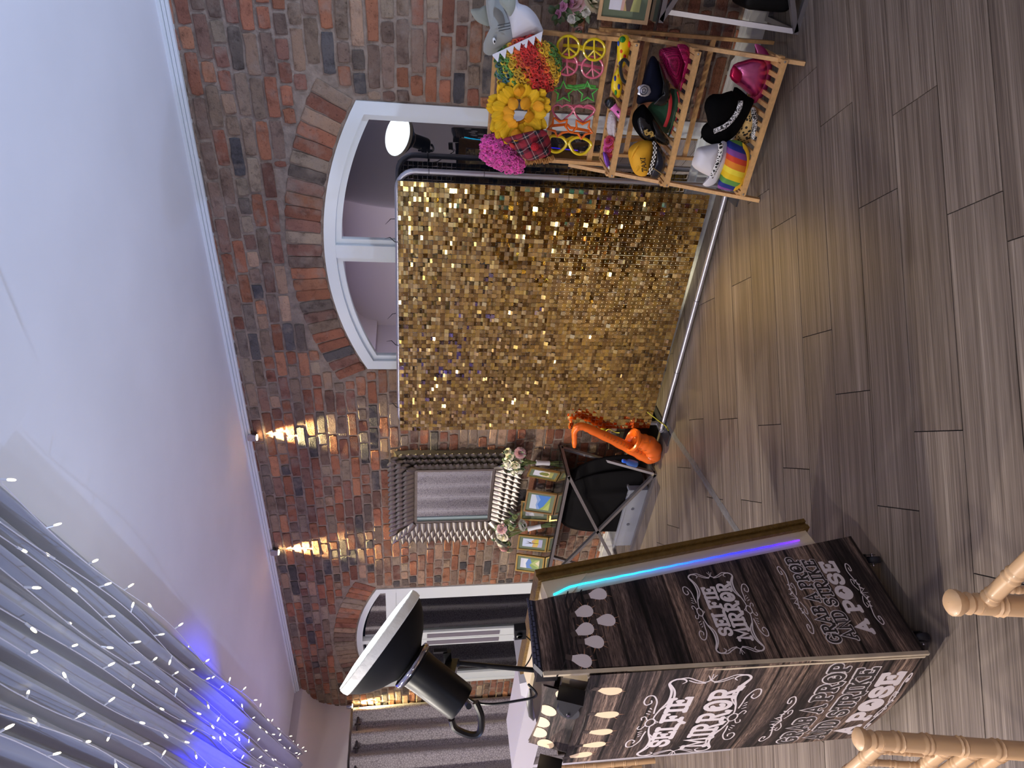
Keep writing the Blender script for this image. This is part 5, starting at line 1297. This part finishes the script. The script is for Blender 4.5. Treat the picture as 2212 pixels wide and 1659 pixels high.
def put(me, p, out, n_, par, nm='petal'):
    o_ = bpy.data.objects.new(nm, me.data); COL.objects.link(o_); o_.parent = par
    y_ = V(out).normalized(); x_ = y_.cross(n_).normalized(); z_ = x_.cross(y_)
    o_.matrix_local = frame_m(V(p)-V(ROOT[par.name]), x_, y_, z_)
for lay, (nn_, r0, jj, me, ph) in enumerate(((16, .066, .0, 0, 0), (15, .062, .022, 1, .2), (10, .080, .045, 2, .1))):
    for i in range(nn_):
        a_ = 2*PI*(i+ph)/nn_+rnd.uniform(-.10, .10); rx, rz = 1.06, 1.0
        d_ = exS*math.cos(a_)*rx+ezS*math.sin(a_)*rz
        inward = (lay == 2)
        out = (-d_ if inward and rnd.random() < .4 else d_)+NB*(.25 if lay < 2 else .55)+V((rnd.uniform(-.25, .25), 0, rnd.uniform(-.25, .25)))
        put(pm[me], cS+d_*r0+NB*jj, out, (NB+d_*.1).normalized(), t)
mb = MB(); mb.tube([cS+(exS*math.cos(a_)*1.06+ezS*math.sin(a_))*.074 for a_ in [2*PI*k/28 for k in range(28)]], .022, 8, closed=True); mb.build('padded_ring', m_pet2, t, smooth='all')
for q in pm: bpy.data.objects.remove(q)
# ---- pink wig
t = prop('pink_wig', 'fluffy hot pink wig hanging at the left end of the shelf top', 'wig', (1085, 330), 3.64)
m_pink = mat('hot_pink_hair', (255, 255, 255), .75, attr=True, sheen=.5)
mb = MB(); mb.col((196, 50, 140)); pk = [(1040, 315), (1048, 297), (1068, 292), (1090, 300), (1108, 318), (1128, 345), (1134, 358), (1124, 370), (1102, 373), (1078, 364), (1055, 352), (1040, 338)]; mb.puff(sout(pk, 3.65), NC, .07, 6); mb.build('wig_cap', m_pink, t, smooth='all')
mb = MB(); k = 0; cen = V((1086, 332, 0)); 
while k < 480:
    i = rnd.randrange(len(pk)); r_ = math.sqrt(rnd.random()); a0_, a1_ = pk[i], pk[(i+1) % len(pk)]; f = rnd.random()
    ex_, ey_ = a0_[0]+(a1_[0]-a0_[0])*f, a0_[1]+(a1_[1]-a0_[1])*f
    px_, py_ = 1086+(ex_-1086)*r_*1.05, 332+(ey_-332)*r_*1.05
    v_ = rnd.uniform(.8, 1.2); mb.col(tuple(min(255, q*v_) for q in (214, 66, 160)))
    p_ = W(px_, py_, 3.65)+NC*(.075*math.sqrt(max(0, 1-r_*r_))+rnd.uniform(-.004, .008)); s_ = rnd.uniform(.006, .011)
    if rnd.random() < .5: mb.ball(p_, (s_, s_, s_), 6, 4)
    else: curl(mb, p_, NC+V((rnd.uniform(-.7, .7), 0, rnd.uniform(-.7, .7))), s_, 1.3, .003)
    k += 1
mb.build('wig_tufts', m_pink, t, smooth='all', kind='stuff')
# ---- tartan hat with ginger hair
m_tart, N, L, b = node_mat('red_tartan')
ge = N.new('ShaderNodeNewGeometry'); mp = N.new('ShaderNodeMapping'); mp.inputs['Rotation'].default_value = (0, rad(32), 0); L.new(ge.outputs['Position'], mp.inputs[0]); sp = N.new('ShaderNodeSeparateXYZ'); L.new(mp.outputs[0], sp.inputs[0])
def bands(ax, stops, per=.062):
    d_ = N.new('ShaderNodeMath'); d_.operation = 'DIVIDE'; d_.inputs[1].default_value = per; L.new(sp.outputs[ax], d_.inputs[0]); fr_n = N.new('ShaderNodeMath'); fr_n.operation = 'FRACT'; L.new(d_.outputs[0], fr_n.inputs[0])
    r_ = ramp(N, stops); r_.color_ramp.interpolation = 'CONSTANT'; L.new(fr_n.outputs[0], r_.inputs[0]); return r_
st_ = [(0, (150, 34, 52)), (.35, (36, 26, 40)), (.60, (200, 190, 180)), (.65, (36, 26, 40)), (.82, (150, 34, 52))]
x1 = mixc(N, L, 'MIX', .5, bands(0, st_).outputs[0], bands(2, st_).outputs[0]); L.new(x1.outputs[0], b.inputs['Base Color']); b.inputs['Roughness'].default_value = .8
t = prop('tartan_hat', 'red tartan hat with a red bobble and ginger hair', 'hat', (1145, 315), 3.60)
puffpart('crown', [(1083, 300), (1108, 296), (1138, 281), (1165, 277), (1181, 288), (1190, 308), (1188, 334), (1166, 347), (1145, 349), (1122, 333), (1100, 316)], 3.61, .06, m_tart, t)
for k, (L_, o_) in enumerate((([(1086, 300), (1135, 286), (1170, 281), (1182, 292), (1150, 300), (1110, 304)], .045), ([(1118, 328), (1145, 318), (1180, 322), (1186, 334), (1160, 345), (1140, 346)], .045))): puffpart('fold', L_, 3.61-o_, .03, m_tart, t)
mb = MB(); mb.ball(W(1155, 317, 3.53), .022, 12, 8); mb.build('bobble', mat('red_wool', (190, 22, 40), .8, bump=.8, bs=150), t, smooth='all')
puffpart('red_patch', [(1101, 309), (1108, 310), (1112, 316), (1108, 320), (1102, 317)], 3.56, .01, mat('red_felt', (196, 52, 56), .8), t)
mb = MB(); m_ging = mat('ginger_hair', (190, 140, 80), .6)
for k in range(150):
    f = rnd.random(); x_ = 1137+58*f+rnd.uniform(-2, 2); y_ = 346-4*math.sin(f*3)-(10*(f-.75)/.25 if f > .75 else 0)
    a_ = W(x_, y_, 3.60+rnd.uniform(-.02, .03)); b_ = W(x_+rnd.uniform(-3, 6), y_+rnd.uniform(6, 13), 3.59+rnd.uniform(-.03, .03)); mb.tube([a_, (a_+b_)/2+V((.002, -.004, 0)), b_], [.003, .0026, .0006], 4, caps=False)
mb.build('hair_fringe', m_ging, t, kind='stuff')

# ---- novelty glasses hooked on the ladder rails
def gl_mat(nm, c): return mat(nm, c, .25, coat=.4)
GY = 3.735
def circ(cx, cy, r, n_=26, sx=1.): return [(cx+r*sx*math.cos(2*PI*k/n_), cy+r*math.sin(2*PI*k/n_)) for k in range(n_)]
def star(cx, cy, R_, r_, rot):
    return [(cx+(R_ if k % 2 == 0 else r_)*math.cos(rad(rot+36*k)), cy+(R_ if k % 2 == 0 else r_)*math.sin(rad(rot+36*k))) for k in range(10)]
def tubepx(mb, L_, Y, r, closed=False, n=8): mb.tube(PX(L_, Y), r, n, closed=closed, nrm=NB)
def glasses(label, m_, rims, bridge, arm, peace=False, r=.0068, Y=GY, rl=None):
    t = prop('novelty_glasses', label, 'glasses', rims[0][0], Y); t['group'] = 'novelty glasses on the shelf'
    for k, rim in enumerate(rims):
        mb = MB(); tubepx(mb, rim, Y, r if rl is None else rl, True); rr = mb.build('rim', m_, t, smooth=True)
        if peace:
            cx = sum(p[0] for p in rim)/len(rim); cy = sum(p[1] for p in rim)/len(rim); R_ = max(p[0] for p in rim)-cx
            mb = MB()
            for a_ in (-90, 84, 40, 130): tubepx(mb, [(cx, cy+2), (cx+R_*math.cos(rad(a_)), cy+R_*math.sin(rad(a_)))], Y, r*.75)
            mb.build('peace_sign', m_, rr, smooth=True)
    mb = MB(); tubepx(mb, bridge, Y, r*.9); mb.build('bridge', m_, t, smooth=True)
    mb = MB()
    a_ = PX(arm, Y+.06); mb.tube(a_, .008, 6, flat=.35, nrm=NB); mb.build('temple', m_, t, smooth=True)
    return t
my, mp_, mg, mo = gl_mat('yellow_plastic', (232, 206, 20)), gl_mat('pink_plastic', (226, 110, 140)), gl_mat('green_plastic', (92, 190, 84)), gl_mat('orange_plastic', (244, 116, 24))
glasses('yellow peace sign glasses, topmost pair nearest the wall end', my, [circ(1227.7, 101, 23.5), circ(1283.5, 107, 23.0)], [(1251, 103), (1256, 107), (1260, 105)], [(1214, 98), (1240, 99), (1265, 103), (1303, 107)], True)
glasses('pink peace sign glasses partly behind the yellow pair', mp_, [circ(1224.8, 139.6, 22.5), circ(1279.5, 145.5, 23)], [(1247, 140), (1252, 139), (1257, 140)], [(1212, 131), (1236, 132), (1262, 140), (1302, 148)], True, r=.0062, Y=GY+.012)
glasses('green star shaped glasses', mg, [star(1217, 199, 24, 11.5, -90), star(1269, 199, 23.5, 11.2, -90)], [(1238, 192), (1243, 194), (1248, 191)], [(1225, 185), (1240, 187), (1262, 184), (1287, 188)], r=.0064)
heart = [(600, 290), (612, 235), (650, 195), (710, 172), (765, 185), (800, 222), (845, 190), (900, 172), (960, 182), (1020, 215), (1062, 268), (1010, 360), (900, 450), (800, 540), (700, 460), (630, 370)]
h2 = [(1180+x/10.055, 210+y/10.055) for x, y in heart]
glasses('pink heart shaped glasses', mp_, [[(x-46, y-1) for x, y in h2], h2], [(1233, 233), (1237, 236), (1241, 236)], [(1228, 230), (1250, 229), (1270, 232), (1287, 237)], r=.0056)
oL = [(160, 440), (290, 530), (455, 490), (420, 630), (490, 745), (345, 770), (240, 850), (190, 740), (20, 690), (140, 590)]
oR = [(650, 500), (790, 580), (945, 515), (920, 650), (1000, 770), (850, 800), (760, 900), (690, 785), (560, 770), (660, 660)]
cv = lambda L_: [(1180+x/10.055, 210+y/10.055) for x, y in L_]
glasses('orange star shaped glasses', mo, [cv(oL), cv(oR)], cv([(490, 745), (525, 755), (560, 765)]), cv([(130, 620), (450, 590), (520, 660), (700, 690), (950, 740)]), r=.0078, Y=GY-.02)
yL = [(60, 900), (130, 840), (260, 850), (360, 880), (440, 990), (400, 1090), (300, 1170), (180, 1190), (70, 1130), (30, 1010)]
yR = [(500, 990), (570, 910), (680, 870), (800, 890), (920, 950), (975, 1030), (930, 1120), (840, 1210), (720, 1240), (600, 1190), (530, 1090)]
glasses('yellow winged party glasses at the bottom of the row', my, [[(p.x, p.y) for p in smooth_pts([V((*q, 0)) for q in cv(yL)], 3, True)], [(p.x, p.y) for p in smooth_pts([V((*q, 0)) for q in cv(yR)], 3, True)]], cv([(440, 1000), (470, 1010), (500, 1000)]), cv([(430, 930), (500, 900), (560, 870), (620, 880)]), rl=.0085)

# ---- first shelf
m_tie = mat('yellow_satin', (240, 206, 20), .35, coat=.2)
t = prop('clown_tie', 'yellow clown bow tie with red, blue and green dots on the first shelf', 'tie', (1343, 150), 3.60)
puffpart('upper_wing', [(1335, 86), (1345, 76), (1357, 78), (1362, 96), (1358, 118), (1352, 136), (1342, 150), (1335, 140), (1333, 112)], 3.62, .03, m_tie, t)
puffpart('lower_wing', [(1336, 146), (1342, 152), (1344, 180), (1341, 204), (1334, 212), (1326, 202), (1320, 188), (1324, 166), (1331, 152)], 3.60, .03, m_tie, t)
for (x_, y_, rx, ry, c_) in ((1345, 86, 7, 8, (20, 120, 40)), (1343, 111, 5, 7, (224, 70, 20)), (1349, 121, 4, 5, (206, 40, 24)), (1336, 94, 2.5, 6, (40, 90, 200)), (1359, 96, 2.5, 7, (230, 70, 30)), (1339, 137, 3, 5, (30, 50, 160)), (1329, 170, 3, 7, (34, 50, 150)), (1336.5, 187, 3.3, 7.5, (34, 50, 150)), (1330, 200, 2.8, 6, (40, 150, 60)), (1335, 165, 2, 5, (230, 110, 30))):
    mb = MB(); mb.puff(PX([(x_+rx*math.cos(2*PI*k/12), y_+ry*math.sin(2*PI*k/12)) for k in range(12)], 3.60 if y_ < 146 else 3.578), NC, .009, 3); mb.build('dot', mat('dot_%d_%d_%d' % c_, c_, .4), t, smooth='all')
t = prop('black_headband', 'black fuzzy headband lying across the clown tie', 'headband', (1350, 150), 3.57)
mb = MB(); mb.tube(smooth_pts(PX([(1363, 148), (1358, 138), (1350, 129), (1343, 133), (1340.5, 150), (1344, 168), (1350, 177), (1356, 174), (1362, 168)], 3.555), 5), .0085, 8, nrm=NB); mb.build('band', mat('black_plush', (8, 8, 9), .9, sheen=.3), t, smooth='all')
t = prop('toy_microphone', 'pink inflatable microphone with a black head on the first shelf', 'toy', (1330, 238), 3.58)
ma, mb_ = W(1318, 222, 3.585), W(1345, 254, 3.56); dm = (mb_-ma).normalized()
mb = MB(); mb.tube([ma+dm*.018, ma+dm*.03, ma+dm*.034, mb_, mb_+dm*.008], [.022, .022, .019, .0185, .008], 14, nrm=NB); mb.build('grip', mat('pink_vinyl', (226, 116, 190), .3, coat=.4), t, smooth=True)
mb = MB(); mb.ball(ma, .030, 16, 10); mb.build('head', mat('black_vinyl', (18, 20, 24), .2, coat=.5), t, smooth='all')
mb = MB(); mb.bar(ma.lerp(mb_, .55)+NC*.0185, ma.lerp(mb_, .70)+NC*.0185, .009, .004, up=NC); mb.build('switch', m_black, t)
t = prop('fluffy_ears', 'grey white fluffy animal ears on the first shelf', 'costume', (1325, 275), 3.60)
m_fluff = mat('grey_white_plush', (206, 196, 200), .9, bump=1., bs=90, sheen=.5)
puffpart('ear', [(1317, 242), (1327, 240), (1333, 255), (1332, 280), (1326, 298), (1317, 298), (1311, 280), (1312, 258)], 3.62, .03, m_fluff, t)
puffpart('ear', [(1325, 256), (1331, 262), (1331, 285), (1326, 296), (1322, 280)], 3.58, .02, m_fluff, t)
t = prop('flower_garland', 'pink and orange fabric flower garland at the end of the first shelf', 'garland', (1318, 318), 3.58)
for k in range(9):
    x_, y_ = 1313+9*rnd.random(), 303+34*k/8; mb = MB(); rosette(mb, W(x_, y_, 3.60), NC+V((rnd.uniform(-.5, .5), 0, rnd.uniform(-.5, .5))), .028, 6); mb.build('blossom', mat('blossom_%d' % (k % 3), [(206, 74, 96), (224, 88, 160), (214, 96, 70)][k % 3], .6), t, smooth='all')
t = prop('purple_mask', 'shiny purple party mask at the end of the first shelf', 'mask', (1310, 345), 3.57)
puffpart('mask', [(1303, 328), (1310, 332), (1316, 345), (1317, 358), (1312, 362), (1306, 352), (1303, 340)], 3.57, .012, mat('purple_foil', (120, 70, 176), .3, .4), t)
puffpart('mask_tip', [(1315, 358), (1318, 360), (1316, 366), (1313, 362)], 3.56, .006, m_rib2, t, k=2)

# ---- second shelf: hats
m_seq, N, L, b = node_mat('pink_sequin_cloth')
tc = N.new('ShaderNodeTexCoord'); vo = N.new('ShaderNodeTexVoronoi'); vo.inputs['Scale'].default_value = 150; vo.inputs['Randomness'].default_value = .15; L.new(tc.outputs['Object'], vo.inputs[0])
rr = ramp(N, [(.30, (222, 42, 120)), (.50, (120, 12, 60))]); L.new(vo.outputs['Distance'], rr.inputs[0]); L.new(rr.outputs[0], b.inputs['Base Color']); b.inputs['Roughness'].default_value = .3; b.inputs['Metallic'].default_value = .35
t = prop('pink_sequin_hat', 'bright pink sequin trilby at the wall end of the second shelf', 'hat', (1460, 140), 3.62)
puffpart('crown', [(1424, 108), (1445, 102), (1468, 100), (1480, 112), (1482, 140), (1476, 168), (1468, 192), (1456, 188), (1442, 172), (1431, 152), (1425, 128)], 3.66, .085, m_seq, t, k=2)
puffpart('brim', [(1462, 97), (1480, 96), (1491, 108), (1493, 130), (1488, 160), (1478, 186), (1468, 197), (1472, 170), (1480, 140), (1478, 112)], 3.60, .03, m_seq, t, k=3)
m_navy = mat('navy_cloth', (12, 17, 38), .8, spec=.2); m_patent = mat('black_patent', (6, 7, 10), .25, coat=.3); m_badge = mat('silver_badge', (206, 208, 216), .25, .8); m_felt = mat('black_felt', (4, 4, 6), .95, spec=.1)
t = prop('police_cap', 'navy police cap with a silver badge on the second shelf', 'cap', (1410, 180), 3.58)
puffpart('crown', [(1412, 121), (1421, 132), (1430, 160), (1436, 190), (1432, 212), (1418, 219), (1398, 221), (1382, 225), (1375, 221), (1378, 204), (1386, 182), (1395, 150), (1404, 126)], 3.60, .075, m_navy, t)
puffpart('band', [(1421, 132), (1428, 140), (1440, 172), (1444, 200), (1436, 218), (1428, 218), (1433, 192), (1427, 160)], 3.57, .06, m_patent, t)
puffpart('visor', [(1432, 170), (1444, 176), (1449, 200), (1442, 222), (1428, 229), (1412, 224), (1430, 212), (1437, 192)], 3.535, .02, m_patent, t)
bdg = puffpart('badge', [(1380, 186), (1384, 184), (1390, 182), (1396, 183), (1402, 186), (1405, 192), (1406, 199), (1401, 206), (1393, 209), (1385, 208), (1377, 203), (1379, 196), (1377, 190)], 3.515, .008, m_badge, t, k=1)
mb = MB(); cb = W(1391, 196, 3.506); mb.tube([cb+V((.020*math.cos(a_), 0, .020*math.sin(a_))) for a_ in [2*PI*k/16 for k in range(16)]], .0018, 4, closed=True); mb.tube([cb+V((.010*math.cos(a_), 0, .010*math.sin(a_))) for a_ in [2*PI*k/5 for k in range(5)]], .002, 4, closed=True); mb.build('badge_relief', mat('dark_silver_line', (90, 92, 100), .4, .8), bdg)
m_grn = mat('green_felt', (24, 70, 44), .85, sheen=.2); m_red = mat('red_band', (178, 34, 44), .7)
t = prop('green_felt_hat', 'dark green felt hat with a red band below the police cap', 'hat', (1440, 240), 3.64)
puffpart('crown', [(1398, 236), (1420, 212), (1444, 192), (1460, 196), (1464, 220), (1460, 250), (1450, 280), (1436, 288), (1418, 264)], 3.65, .07, m_grn, t)
mb = MB(); P = smooth_pts(PX([(1443, 196), (1448, 215), (1447, 235), (1443, 255), (1436, 274)], 3.572), 5); mb.tube(P, .010, 6, flat=.35, nrm=NB); mb.build('hat_band', m_red, t, smooth=True)
puffpart('brim', [(1458, 192), (1466, 204), (1467, 226), (1461, 256), (1450, 288), (1443, 294), (1452, 262), (1460, 226)], 3.60, .02, m_grn, t)
mb = MB(); mb.tube(smooth_pts(PX([(1463, 198), (1467, 222), (1461, 256), (1449, 289)], 3.585), 5), .0035, 6); mb.build('brim_piping', m_red, t, smooth=True)
t = prop('dollar_cap', 'black shiny cap with a gold dollar sign on the second shelf', 'cap', (1400, 275), 3.56)
puffpart('crown', [(1366, 252), (1372, 238), (1388, 225), (1398, 233), (1412, 252), (1426, 280), (1434, 298), (1420, 308), (1404, 306), (1388, 300), (1374, 284), (1366, 268)], 3.58, .07, m_felt, t)
puffpart('visor', [(1400, 258), (1414, 258), (1430, 282), (1446, 306), (1440, 314), (1424, 310), (1408, 296)], 3.55, .03, m_patent, t)
puffpart('gloss_panel', [(1378, 258), (1392, 252), (1406, 268), (1414, 292), (1402, 302), (1390, 296), (1381, 278)], 3.525, .012, m_patent, t)
m_gdol = mat('gold_emblem', (226, 196, 120), .25, .7)
mb = MB(); f0 = lambda a_, b_, l: W(1401+a_*11+b_*(-9)*.45, 288-a_*7-b_*9*0+b_*(-4), 3.505)
Sx = arc(0, .45, .55, .45, 20, 270, 9)+arc(0, -.45, .55, .45, 90, -160, 9)
toD = lambda a_, b_: W(1402+(-b_)*11.5*.75+a_*4.5, 288-b_*4.5-a_*9.5, 3.498)
mb.tube([toD(a_, b_) for a_, b_ in Sx], .0042, 6, nrm=NB)
for o_ in (-.12, .12): mb.tube([toD(o_, 1.25), toD(o_, -1.25)], .0026, 6, nrm=NB)
mb.build('dollar_sign', m_gdol, t, smooth=True)
t = prop('taxi_cap', 'yellow taxi cap with chequered band and black visor', 'cap', (1390, 345), 3.55)
m_taxi = mat('yellow_cotton', (228, 168, 36), .75, var=.1, vs=12)
puffpart('crown', [(1357, 334), (1361, 318), (1378, 306), (1396, 303), (1410, 307), (1412, 318), (1408, 345), (1402, 372), (1390, 381), (1374, 377), (1364, 362)], 3.56, .085, m_taxi, t)
for L_ in ([(1362, 345), (1366, 325), (1380, 312), (1372, 330)], [(1372, 372), (1378, 350), (1392, 335), (1386, 360)]): puffpart('fold', L_, 3.50, .012, m_taxi, t)
m_chk, N, L, b = node_mat('chequer_band')
a = N.new('ShaderNodeVertexColor'); a.layer_name = 'Col'; L.new(a.outputs[0], b.inputs['Base Color']); b.inputs['Roughness'].default_value = .5
mb = MB(); nk = 16
cen_ = [(1412, 305), (1415, 322), (1412, 342), (1408, 358), (1402, 377)]
sp_ = smooth_pts([V((*q, 0)) for q in cen_], 8); n_ = len(sp_)
for i in range(nk):
    for j in range(3):
        q = lambda f: sp_[min(n_-1, int(f*(n_-1)))]
        a_, b_ = q(i/nk), q((i+1)/nk); w0, w1 = -4+2.7*j, -4+2.7*(j+1); hh = lambda y_: 3.478+.05*abs((y_-340)/38)**2
        mb.col((235, 232, 226) if (i+j) % 2 else (18, 18, 20)); mb.poly([W(a_.x+w0, a_.y, hh(a_.y)), W(a_.x+w1, a_.y, hh(a_.y)), W(b_.x+w1, b_.y, hh(b_.y)), W(b_.x+w0, b_.y, hh(b_.y))])
mb.build('chequer_band', m_chk, t)
puffpart('visor', [(1416, 308), (1428, 320), (1437, 340), (1437, 360), (1430, 376), (1418, 386), (1404, 380), (1410, 360), (1415, 335)], 3.53, .045, mat('navy_gloss', (22, 27, 42), .25, coat=.5), t)
mb = MB(); mb.tube(PX([(1411, 363), (1424, 372), (1433, 379)], 3.478), .0022, 5); mb.build('gold_cord', m_gdol, t)
mb = MB(); f1 = lambda a_, b_, l: W(1397-b_*1.0-a_*.13, 371-a_, 3.466+.03*abs((371-a_-345)/30)**2-l)
text(mb, 'TAXI', 0, 30, 0, 9.5, f1, 1.7, 0.); mb.build('lettering', m_black, t)

# ---- third shelf: cowboy hats
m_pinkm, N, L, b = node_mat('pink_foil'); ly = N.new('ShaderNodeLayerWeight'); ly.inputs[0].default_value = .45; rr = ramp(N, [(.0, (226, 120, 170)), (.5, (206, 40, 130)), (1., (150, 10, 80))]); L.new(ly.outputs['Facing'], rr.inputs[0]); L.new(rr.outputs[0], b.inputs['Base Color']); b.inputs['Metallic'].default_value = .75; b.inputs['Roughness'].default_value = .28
tc = N.new('ShaderNodeTexCoord'); n1 = noise(N, L, tc.outputs['Object'], 40, 3); bp = N.new('ShaderNodeBump'); bp.inputs['Strength'].default_value = .35; bp.inputs['Distance'].default_value = .004; L.new(n1.outputs[0], bp.inputs['Height']); L.new(bp.outputs[0], b.inputs['Normal'])
t = prop('pink_cowboy_hat', 'metallic pink cowboy hat at the wall end of the bottom shelf', 'hat', (1630, 165), 3.62)
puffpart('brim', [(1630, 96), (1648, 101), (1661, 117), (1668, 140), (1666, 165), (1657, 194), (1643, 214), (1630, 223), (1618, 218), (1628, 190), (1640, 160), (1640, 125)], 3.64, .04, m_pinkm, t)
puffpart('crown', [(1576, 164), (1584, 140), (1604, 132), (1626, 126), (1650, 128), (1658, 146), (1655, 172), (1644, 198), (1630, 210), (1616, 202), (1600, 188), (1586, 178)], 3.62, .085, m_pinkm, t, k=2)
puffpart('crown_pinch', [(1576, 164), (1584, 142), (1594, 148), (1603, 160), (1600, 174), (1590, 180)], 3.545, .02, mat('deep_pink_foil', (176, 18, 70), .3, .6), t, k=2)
t = prop('black_cowboy_hat', 'black cowboy hat with a zebra band tilted on the bottom shelf', 'hat', (1565, 255), 3.56)
puffpart('brim', [(1514, 286), (1519, 272), (1532, 262), (1550, 258), (1574, 240), (1590, 215), (1586, 188), (1600, 194), (1616, 208), (1629, 216), (1622, 236), (1607, 266), (1591, 290), (1571, 306), (1551, 313), (1534, 311), (1519, 301)], 3.57, .05, m_felt, t, k=2)
puffpart('crown', [(1521, 232), (1526, 214), (1540, 203), (1558, 203), (1580, 196), (1596, 206), (1598, 226), (1586, 252), (1566, 272), (1544, 282), (1530, 268), (1526, 250)], 3.54, .085, m_felt, t, k=2)
m_zeb, N, L, b = node_mat('zebra_print'); tc = N.new('ShaderNodeTexCoord'); n1 = noise(N, L, tc.outputs['Object'], 95, 2); n1.inputs['Distortion'].default_value = 1.4; rr = ramp(N, [(.48, (12, 12, 14)), (.52, (222, 222, 226))]); L.new(n1.outputs[0], rr.inputs[0]); L.new(rr.outputs[0], b.inputs['Base Color']); b.inputs['Roughness'].default_value = .6
m_leo, N, L, b = node_mat('leopard_print'); tc = N.new('ShaderNodeTexCoord'); vo = N.new('ShaderNodeTexVoronoi'); vo.inputs['Scale'].default_value = 62; L.new(tc.outputs['Object'], vo.inputs[0]); rr = ramp(N, [(.30, (22, 16, 12)), (.42, (22, 16, 12)), (.46, (204, 170, 110))]); L.new(vo.outputs['Distance'], rr.inputs[0]); L.new(rr.outputs[0], b.inputs['Base Color']); b.inputs['Roughness'].default_value = .7
m_cow, N, L, b = node_mat('cow_print'); tc = N.new('ShaderNodeTexCoord'); vo = N.new('ShaderNodeTexVoronoi'); vo.feature = 'DISTANCE_TO_EDGE'; vo.inputs['Scale'].default_value = 58; L.new(tc.outputs['Object'], vo.inputs[0]); rr = ramp(N, [(.10, (232, 230, 232)), (.16, (14, 14, 16))]); L.new(vo.outputs['Distance'], rr.inputs[0]); L.new(rr.outputs[0], b.inputs['Base Color']); b.inputs['Roughness'].default_value = .6
mb = MB(); mb.tube(smooth_pts(PX([(1600, 218), (1596, 236), (1582, 258), (1564, 274), (1542, 284)], 3.462), 6), .014, 8, flat=.35, nrm=NB); mb.build('zebra_band', m_zeb, t, smooth=True)
t = prop('leopard_scarf', 'leopard print scarf bunched under the black cowboy hat', 'scarf', (1610, 275), 3.60)
puffpart('fold', [(1612, 240), (1626, 236), (1634, 254), (1631, 282), (1622, 306), (1604, 310), (1586, 302), (1596, 280), (1606, 258)], 3.62, .05, m_leo, t)
puffpart('fold', [(1622, 236), (1632, 234), (1637, 262), (1633, 296), (1637, 308), (1628, 312), (1622, 296), (1625, 264)], 3.575, .03, m_zeb, t)
m_whf = mat('white_felt', (216, 214, 224), .8, sheen=.3)
t = prop('white_cowboy_hat', 'white cowboy hat with a cow print band on the bottom shelf', 'hat', (1535, 350), 3.54)
puffpart('brim', [(1558, 306), (1569, 308), (1572, 326), (1567, 350), (1556, 376), (1545, 396), (1528, 403), (1518, 398), (1532, 388), (1546, 360), (1554, 330)], 3.55, .04, m_whf, t)
puffpart('crown', [(1494, 356), (1500, 336), (1506, 320), (1524, 315), (1548, 310), (1560, 312), (1558, 334), (1550, 362), (1541, 384), (1526, 378), (1510, 370)], 3.55, .085, m_whf, t, k=2)
mb = MB(); mb.tube(smooth_pts(PX([(1556, 310), (1557, 326), (1551, 350), (1543, 370), (1536, 384)], 3.462), 6), .013, 8, flat=.35, nrm=NB); mb.build('cow_band', m_cow, t, smooth=True)
m_rbw, N, L, b = node_mat('rainbow_stripe'); ge = N.new('ShaderNodeNewGeometry'); dt = N.new('ShaderNodeVectorMath'); dt.operation = 'DOT_PRODUCT'; L.new(ge.outputs['Position'], dt.inputs[0]); dt.inputs[1].default_value = (-4.6, 0, 1.3)
fr_n = N.new('ShaderNodeMath'); fr_n.operation = 'FRACT'; L.new(dt.outputs['Value'], fr_n.inputs[0])
rr = ramp(N, [(0, (232, 196, 30)), (.15, (96, 150, 70)), (.29, (24, 44, 130)), (.43, (130, 70, 150)), (.57, (206, 66, 40)), (.70, (222, 130, 34)), (.86, (236, 214, 60))]); rr.color_ramp.interpolation = 'CONSTANT'; L.new(fr_n.outputs[0], rr.inputs[0]); L.new(rr.outputs[0], b.inputs['Base Color']); b.inputs['Roughness'].default_value = .8
t = prop('rainbow_hat', 'rainbow striped cloth top hat under the white cowboy hat', 'hat', (1590, 355), 3.56)
puffpart('crown', [(1570, 306), (1590, 303), (1604, 308), (1614, 324), (1617, 344), (1613, 370), (1601, 400), (1586, 411), (1566, 410), (1550, 404), (1556, 380), (1563, 345)], 3.56, .08, m_rbw, t, k=3)
puffpart('brim', [(1604, 308), (1616, 322), (1620, 345), (1615, 374), (1602, 402), (1584, 413), (1596, 396), (1608, 368), (1612, 342), (1608, 322)], 3.53, .02, mat('rainbow_trim', (226, 180, 40), .8), t)

# ---- black bag under the right console table
t = thing('black_bag', 'black case standing under the silver console table at the right edge', 'bag', (-.15, 3.83, 0))
def bagf(u, v):
    a_ = 2*PI*u; sg = lambda q, e: math.copysign(abs(q)**e, q); vv = (v-.5)*PI
    return V((-.16+.315*sg(math.cos(vv), .25)*sg(math.cos(a_), .25), 3.83+.12*sg(math.cos(vv), .25)*sg(math.sin(a_), .25), .175+.14*sg(math.sin(vv), .25)))
mb = MB(); mb.grid(bagf, 40, 20, cu=True); mb.build('bag_body', mat('black_nylon', (6, 6, 8), .6, spec=.25), t, smooth='all')
mb = MB(); mb.tube([(-.26, 3.80, .31), (-.25, 3.80, .335), (-.08, 3.80, .335), (-.07, 3.80, .31)], .008, 6); mb.build('carry_handle', m_black, t)
